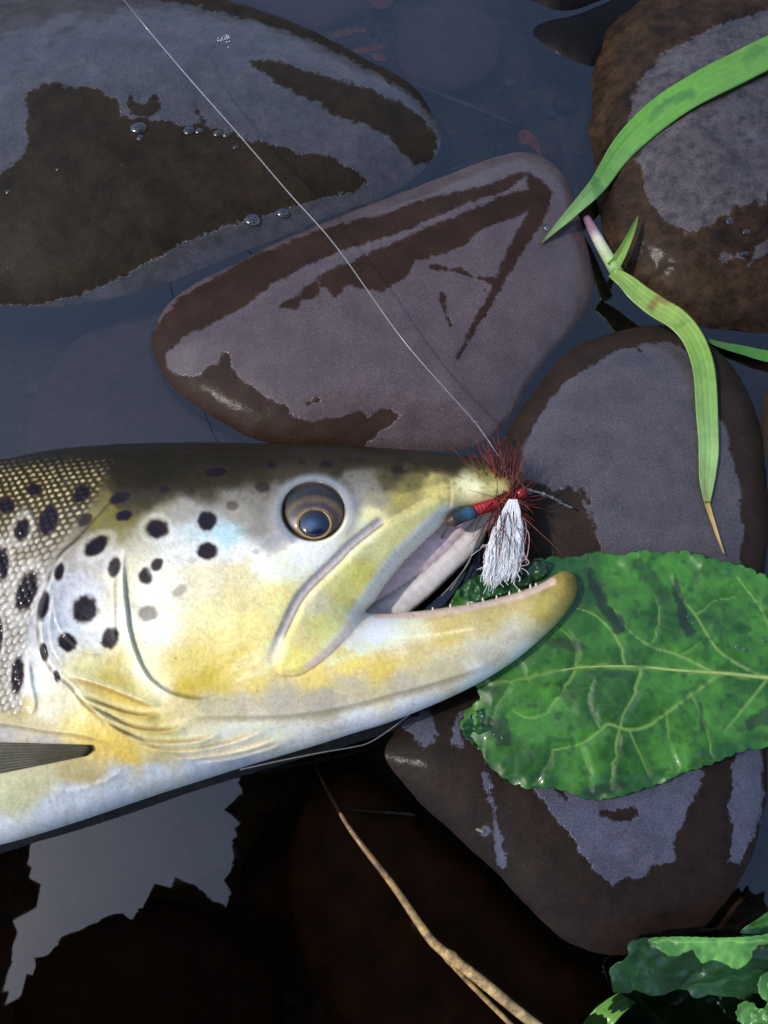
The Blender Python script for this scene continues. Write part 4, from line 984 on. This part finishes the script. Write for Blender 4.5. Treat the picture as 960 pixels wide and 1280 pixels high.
straw([(540,1176,10),(556,1196,10),(590,1232,8),(640,1282,6),(700,1340,4)], [2,2.6,2.6,2.5,2], 'thin straw splitting away below the straw joint')
straw([(418,1035,-60),(450,1085,-54),(490,1130,-48),(545,1184,-30)], [3,5,6,4], 'submerged brown straw beside the pale jointed stalk', c=((70,44,22),(110,76,38),(120,84,44)))
straw([(430,1012,-40),(500,1017,-24),(560,1024,-6),(606,1040,14)], [1,2,2.4,2], 'thin grey-green stem running under the brown stone\'s edge', c=((60,58,40),(84,84,60),(110,110,84)))
straw([(898,1162,-14),(912,1142,-8),(928,1122,-4)], [3,4,3], 'short rusty stalk beside the lower edge of the brown stone', c=((110,64,30),(130,80,40)))

# ------------------------------------------------------------------ litter on the bed
M_lit = col_mat('leaf_litter', 0.6, nscale=600, namp=0.35)
def litter(outl, z, c, label, group=None):
    P = smooth_closed(outl, 3); lo = P.min(0)-2; hi = P.max(0)+2
    x, y, Q, bd, d = clipped_grid(P, np.arange(lo[0], hi[0], 1.5), np.arange(lo[1], hi[1], 1.5))
    Z = z+2.5*fbm(x/9, y/9, 0, 7, 2)+2*sstep(0, 6, d)
    Vt = unproj(x, y, Z); Vb = Vt.copy(); Vb[:, 2] -= 1.5
    V, Fc, fr = shell(Vt, Vb, Q, bd); cc = lin(c)*(1+.35*fbm(x/6, y/6, 0, 9, 3))[:, None]
    add_obj('dead_leaf', V, Fc, M_lit, col=np.clip(np.concatenate([cc, cc[fr]]), .003, 1), label=label, cat='leaf', group=group)
litter([(648,166),(655,162),(664,166),(672,176),(678,192),(674,194),(664,182),(652,180)], -34, (190,84,44), 'small orange-red dead leaf underwater above the pointed stone')
litter([(410,44),(430,36),(452,34),(458,40),(440,44),(420,48)], -36, (150,92,56), 'curled tan dead leaf underwater behind the large stone')
litter([(440,62),(462,56),(484,52),(486,58),(466,64),(446,68)], -36, (156,78,44), 'narrow orange dead leaf underwater near the round pebble')
litter([(462,68),(474,66),(484,72),(480,77),(468,74)], -36, (170,80,50), 'tiny red dead leaf fragment underwater by the round pebble')
litter([(458,-6),(480,-10),(492,2),(480,12),(466,8)], -34, (156,76,60), 'reddish dead leaf underwater next to the sunken slab')
litter([(668,205),(684,198),(700,200),(704,215),(690,222),(672,218)], -50, (44,36,44), 'dark sunken leaf beside the orange-red one')
straw([(515,104,-40),(550,118,-40),(600,138,-40),(645,156,-40)], [3,5,6,5], 'sunken grey twig between the round pebble and stones', c=((84,74,74),(110,98,96),(90,80,78)))
straw([(455,18,-30),(468,32,-28),(482,52,-28),(494,80,-30)], [1.5,2.2,2,1.5], 'thin sunken green-grey stem crossing the dead leaves', c=((84,104,84),(96,112,92)))
def weed(pts, r, lab, c):
    p = smooth_open(pts, 4); mb = MB(); mb.tube(np.array([unproj(*q) for q in p]), np.linspace(r, r*.3, len(p)), 6, lin(c)); mb.build('water_weed', M_grass, label=lab, cat='weed')
weed([(562,206,-36),(580,196,-26),(596,186,-22)], 2.2, 'green weed strand rising beside the pointed stone tip', (60,120,50))
weed([(560,212,-34),(585,208,-26),(604,212,-24)], 1.8, 'green weed strand lying flat beside the pointed stone tip', (50,110,60))
weed([(474,30,-36),(484,34,-30),(494,36,-28)], 3.0, 'short green weed sprig near the round pebble', (50,110,50))

# ------------------------------------------------------------------ droplets and foam; those on the large stone are added as sun glints
M_drop, n, p = new_mat('water_drop')
p.inputs['Base Color'].default_value = (1, 1, 1, 1); p.inputs['Roughness'].default_value = 0.1; p.inputs['Coat Weight'].default_value = 1; p.inputs['Coat Roughness'].default_value = 0.22; p.inputs['Transmission Weight'].default_value = 1.0; p.inputs['IOR'].default_value = 1.33
M_foam = col_mat('foam', 0.4, coat=.5, nscale=2000, namp=.3)
mb = MB()
for i in range(26):
    u, v = 283+rng.normal(0, 4), 49+rng.normal(0, 3); q = hit(u, v); mb.blob(q+np.array([0, 0, .6]), np.array([1, 1, .7])*rng.uniform(.9, 2.0), lin((150, 152, 160)), 8, 5)
mb.build('foam_patch', M_foam, label='small pale fleck of foam on the large blue-grey stone', cat='foam')
mb = MB(); q = hit(683, 286); mb.blob(q+np.array([0, 0, 1.5]), (5.5, 5.5, 4), None, 20, 12)
mb.build('bubble', M_drop, label='single clear water bubble beside the grass blade\'s tip', cat='bubble')
dn = 0
def droplet(u, v, r, lab, grp):
    q = hit(u, v); mb = MB(); mb.blob(q+np.array([0, 0, r*.05]), (r*rng.uniform(.85, 1.2), r*rng.uniform(.8, 1.1), r*.3), None, 14, 9); mb.build('water_droplet', M_drop, label=lab, cat='droplet', group=grp)
for u, v, r in ((173,160,12),(175,172,5),(236,163,8),(249,164,7),(272,167,8),(283,168,7),(294,184,4),(315,274,10),(353,265,8),(10,240,4),(72,212,3),(152,206,1.6)):
    droplet(u, v, r, 'clear water droplet added as a sun glint on the large blue-grey stone', 'glint droplets on the large stone')
for u, v, r in ((735,606,2.5),(756,611,2.8),(777,636,2),(838,470,1.8),(764,655,1.6),(850,560,1.5)):
    droplet(u, v, r, 'clear water droplet on the flat slate-grey stone', 'droplets on the slate stone')
for u, v, r in ((923,808,4),(932,812,3),(925,828,3.5),(934,833,2.6),(940,811,2.6),(956,800,3.4),(800,690,3),(806,725,2),(862,770,3),(868,778,3),(776,768,2)):
    droplet(u, v, r, 'clear water droplet on the broad green leaf', 'droplets on the broad leaf')
for u, v, r in ((912,276,6),(933,290,5.5),(931,317,5),(836,162,3.5)):
    droplet(u, v, r, 'clear water droplet on the big brown boulder', 'droplets on the boulder')

# ------------------------------------------------------------------ the artificial fly
fz = 74.0
fly = empty('fishing_fly', unproj(620, 640, 50), 'red and blue fishing fly with white yarn wing hooked in the trout\'s lip', 'fly')
M_thread = col_mat('red_thread', 0.45, coat=.3, nscale=1500, namp=.3)
M_fib = col_mat('hackle', 0.35, coat=.3, nscale=900, namp=.25, trans=.25)
M_yarn = col_mat('white_yarn', 0.75, nscale=2500, namp=.12, trans=.2)
M_metal = plain('hook_steel', (120, 110, 96), 0.3, 0, 0.9)
def fp(u, v, dz_=0): return unproj(u, v, fz+dz_)
mb = MB()
path = smooth_open([(566,652),(578,644),(594,638),(610,632),(628,626),(645,620)], 1.2); s_ = np.linspace(0, 1, len(path))
mb.tube(np.array([fp(a, b) for a, b in path]), np.interp(s_, [0, .35, .5, .8, 1], [3, 6.5, 7.5, 7, 5])+0.7*np.abs(np.sin(s_*60)), 12, lin((150, 16, 22)))
mb.build('thread_body', M_thread, fly)
mb = MB(); path = smooth_open([(558,653),(566,650),(576,645),(588,641),(592,639)], 1.2); s_ = np.linspace(0, 1, len(path))
mb.tube(np.array([fp(a, b, 1) for a, b in path]), np.interp(s_, [0, .2, .7, 1], [4, 8.5, 8.5, 7.8])+.5*np.abs(np.sin(s_*50)), 12,
        np.stack([np.interp(s_, [0, .3, .45, .8, 1], [lin(c)[q] for c in ((70, 48, 26), (40, 30, 24), (20, 40, 56), (40, 84, 106), (24, 36, 60))]) for q in range(3)], 1))
mb.build('blue_butt', M_thread, fly, )
mb = MB(); mb.blob(fp(653, 616, 2), (7, 6, 6), lin((166, 12, 28)), 14, 10); mb.tube(np.array([fp(645, 619, 2), fp(650, 617, 2), fp(658, 615, 2)]), [6, 7.5, 5], 12, lin((150, 10, 24)))
mb.build('head', M_thread, fly)
mb = MB(); a = np.linspace(0, 2*math.pi, 20); mb.tube(np.array([fp(661+4.5*math.cos(t), 614+3.2*math.sin(t), 2+2*math.sin(t)) for t in a]), .9, 6)
mb.tube(np.array([fp(*q) for q in [(655, 616, -3), (620, 630, -6), (580, 646, -8), (560, 658, -16), (552, 672, -30), (560, 682, -42), (574, 680, -44)]]), 1.3, 6)
mb.build('hook', M_metal, fly)
mb = MB()
def fibre(p0, p1, bow, r0, c, seg=4, n_=7):
    p0 = np.array(p0); p1 = np.array(p1); t = np.linspace(0, 1, n_)[:, None]
    P = p0*(1-t)+p1*t+np.array(bow)*(4*t*(1-t)); mb.tube(P, np.linspace(r0, r0*.25, n_), seg, c)
for i in range(380):
    base = fp(rng.uniform(618, 646), rng.uniform(618, 634), rng.uniform(0, 8))
    k = rng.random()
    if k < .62: an = rng.normal(-101, 15); L_ = rng.uniform(35, 80)
    elif k < .84: an = rng.uniform(-75, 60); L_ = rng.uniform(15, 42)
    else: an = rng.uniform(60, 130); L_ = rng.uniform(30, 75)
    if rng.random() < .06: L_ *= 1.25
    e = fp(0, 0); u1 = (632+rng.normal(0, 8))+L_*math.cos(R(an)); v1 = 624+L_*math.sin(R(an))
    tip = unproj(u1, v1, fz+rng.uniform(-14, 26)*(L_/60))
    c = lin([(110, 26, 16), (84, 18, 14), (136, 40, 20), (58, 14, 16), (150, 60, 30)][rng.integers(5)])
    fibre(base, tip, rng.normal(0, 2.5, 3), rng.uniform(.5, 1.0), c)
for u1, v1 in ((560, 556), (545, 585), (590, 598), (668, 548), (575, 575), (700, 690), (672, 560), (593, 606), (585, 612)):
    fibre(fp(630, 626, 6), unproj(u1, v1, fz+rng.uniform(10, 30)), rng.normal(0, 2, 3), .6, lin((146, 70, 34)))
mb.build('hackle', M_fib, fly, kind='stuff')
# white yarn wing
mb = MB()
for i in range(2600):
    a0 = rng.uniform(-1, 1)
    p0 = np.array([641+a0*5, 626+rng.uniform(-2, 4), rng.uniform(2, 10)])
    L_ = rng.uniform(.3, 1.0) if rng.random() < .6 else rng.uniform(.85, 1.03)
    ex = 626+a0*17+rng.normal(0, 3); ey = 721+rng.normal(0, 4)-7*a0
    t = np.linspace(max(0, L_-.5) if rng.random() < .5 else 0, 1, 14)*L_
    bul = np.clip(np.sin(np.minimum(t, 1)*math.pi), 0, 1)**.8
    ph, am, fq = rng.uniform(0, 6.3), rng.uniform(.8, 3.0), rng.uniform(10, 26)
    u = p0[0]+(ex-p0[0])*t+a0*8*bul+am*np.sin(t*fq+ph)*t; v = p0[1]+(ey-p0[1])*t+am*np.cos(t*fq*.8+ph)*t
    z = fz+p0[2]+rng.uniform(-7, 9)*bul+am*.7*np.sin(t*fq*1.2+ph*2)*t-8*t
    mb.tube(unproj(u, v, z), np.linspace(.45, .3, 14), 4, lin(np.array((246, 246, 246))*rng.uniform(.92, 1.05)), cap=False)
for i in range(150):                         # stray ends
    u, v = rng.uniform(606, 652), rng.uniform(680, 722); w_ = rng.normal(0, 6, 2)
    P = smooth_open([(u, v), (u+w_[0], v+w_[1]), (u+w_[0]*1.2+rng.normal(0, 4), v+w_[1]*1.4+4)], 1.5)
    mb.tube(unproj(P[:, 0], P[:, 1], fz+rng.uniform(-8, 4)), .35, 4, lin((220, 222, 226)), cap=False)
mb.build('yarn_wing', M_yarn, fly, kind='stuff')
mb = MB()
for pts in ([(641,650),(660,665),(660,690),(655,700),(640,706)], [(650,640),(658,660),(655,690),(661,704),(650,708)], [(625,632),(632,622),(640,626),(634,634),(622,637)], [(616,622),(622,632),(632,640)], [(648,650),(653,672),(651,686)]):
    P = smooth_open(pts, 2); mb.tube(unproj(P[:, 0], P[:, 1], fz+6), .6, 5, lin((196, 150, 150)), cap=False)
mb.build('loose_thread', M_yarn, fly)

# ------------------------------------------------------------------ fishing line
M_line, n, p = new_mat('nylon_line')
p.inputs['Base Color'].default_value = L4((112, 110, 104)); p.inputs['Roughness'].default_value = 0.25; p.inputs['Transmission Weight'].default_value = 0.25; p.inputs['Coat Weight'].default_value = .5
line = empty('fishing_line', fp(660, 612, 0), 'pale nylon fishing line running from the fly across the pointed stone', 'line')
mb = MB(); P = smooth_open([(-260,-520,900),(30,-160,330),(155,0,190),(228,88,160),(300,170,140),(360,240,128),(420,308,118),(500,420,106),(560,490,98),(594,528,92),(625,572,86),(645,598,80),(657,612,77)], 6)
mb.tube(unproj(P[:, 0], P[:, 1], P[:, 2]), np.interp(P[:, 1], [-500, 0, 500, 600], [.9, .95, .85, 1.1]), 8); mb.build('strand', M_line, line)
mb = MB(); P = smooth_open([(657,612,78),(675,616,72),(692,623,62),(704,630,52),(715,635,46)], 2); mb.tube(unproj(P[:, 0], P[:, 1], P[:, 2]), 1.2+.35*np.abs(np.sin(np.arange(len(P))*.9)), 8); mb.build('tag_end', M_line, line)
for u, v, z, r in ((679,618,71,3.2),(690,622,64,2.4),(700,628,55,2.6),(594,527,92,2.6),(701,629,54,1.8)):
    mb = MB(); mb.blob(unproj(u, v, z+1), (r, r, r), None, 14, 10); mb.build('droplet', M_drop, line)
mb = MB()
for pts in ([(604,660,50),(594,682,46),(585,705,44),(570,725,42),(552,745,40)], [(606,656,50),(592,690,44),(580,712,42),(563,738,40)]):
    P = smooth_open(pts, 2); mb.tube(unproj(P[:, 0], P[:, 1], P[:, 2]), .8+.3*np.abs(np.sin(np.arange(len(P))*1.3)), 6)
mb.build('loop_strand', M_line, line)
mb = MB(); P = smooth_open([(300,962,42),(350,951,46),(400,941,44),(440,934,34),(462,928,26),(490,910,28),(520,886,40),(560,850,66),(600,806,84)], 3)
mb.tube(unproj(P[:, 0], P[:, 1], P[:, 2]), .8, 6); mb.build('leader_strand', M_line, line)

# ------------------------------------------------------------------ unseen alder, added over the pool to block the sky in reflections
def bark_mat():
    m, n, p = new_mat('blocker_bark'); tc = N(n, 'ShaderNodeTexCoord').outputs['Object']
    n.links.new(ramp(n, noise(n, 30, 5, .7, tc), [(.3, L4((40, 34, 28))), (.7, L4((84, 74, 62)))]), p.inputs['Base Color'])
    n.links.new(bump(n, noise(n, 45, 5, .7, tc), .01, .8), p.inputs['Normal']); p.inputs['Roughness'].default_value = .85; return m
tree = empty('sky_blocker_tree', (1500, -7600, 690), 'unseen leafy alder added to block the sky mirrored in the water', 'tree')
m_ = 1/U
mb = MB(); bz = float(bed_z(np.array(1500.), np.array(-7600.)))-200
P = smooth_open([(1500,-7600,bz),(1450,-7300,2500),(1200,-6200,4800),(800,-4600,6600),(300,-2600,7600)], 60)
mb.tube(P, np.linspace(520, 90, len(P)), 14)
for q in range(14):
    i = int(len(P)*rng.uniform(.45, .98)); e = P[i]+np.array([rng.uniform(-3000, 2600), rng.uniform(-200, 2000), rng.uniform(200, 900)])
    e[1] = min(e[1], -600)
    S_ = smooth_open([P[i], (P[i]+e)/2+np.array([0, 0, 400]), e], 60); mb.tube(S_, np.linspace(80, 12, len(S_)), 7)
mb.build('trunk', bark_mat(), tree)
# crown: leaves shaped to block the mirrored sky, with an opening on the left
def crown_ok(x, y):
    x = x*U; y = y*U
    main = (x > -0.20) & (x < 0.30) & (y < 0.06)
    south = (y < -0.27+0.05*np.sin(x*14)+0.03*np.sin(x*37))
    westl = (x < -0.60) & (y < 0.0)
    return (main | south | westl) & (x > -0.75)
nl = 9000
lx_ = rng.uniform(-4200, 3600, nl); ly_ = rng.uniform(-2900, 500, nl); lz_ = rng.uniform(6000, 7600, nl)
k = crown_ok(lx_*6400/lz_, ly_*6400/lz_); lx_, ly_, lz_ = lx_[k], ly_[k], lz_[k]; nl = len(lx_)
ang = rng.uniform(0, 2*math.pi, nl); tl = rng.normal(0, .45, (nl, 2)); ls_ = rng.uniform(170, 300, nl)
sh = np.array([(0, -1, 0), (.55, -.45, .1), (.7, .1, .12), (.45, .7, .06), (0, 1, -.06), (-.45, .7, .06), (-.7, .1, .12), (-.55, -.45, .1)])
ca, sa = np.cos(ang), np.sin(ang)
LX = (sh[None, :, 0]*ca[:, None]-sh[None, :, 1]*sa[:, None])*ls_[:, None]; LY = (sh[None, :, 0]*sa[:, None]+sh[None, :, 1]*ca[:, None])*ls_[:, None]
LZ = sh[None, :, 2]*ls_[:, None]+LX*tl[:, :1]+LY*tl[:, 1:]
LV = np.stack([LX+lx_[:, None], LY+ly_[:, None], LZ+lz_[:, None]], -1).reshape(-1, 3)
b8 = (np.arange(nl)*8)[:, None]
LQ_ = np.concatenate([b8+np.array([0, 1, 2, 7]), b8+np.array([7, 2, 3, 6]), b8+np.array([6, 3, 4, 5])])[:, ::1]
LQ_ = np.concatenate([b8+np.array([0, 1, 6, 7]), b8+np.array([1, 2, 5, 6]), b8+np.array([2, 3, 4, 5])])
M_crown = col_mat('blocker_leaf', 0.55, nscale=60, namp=.2, trans=.1)
cc = np.repeat(lin((40, 64, 28))*(1+.3*rng.normal(0, 1, (nl, 1)).clip(-1, 1)), 8, 0)
add_obj('crown', LV, [LQ_], M_crown, tree, smooth=False, col=cc, kind='stuff')
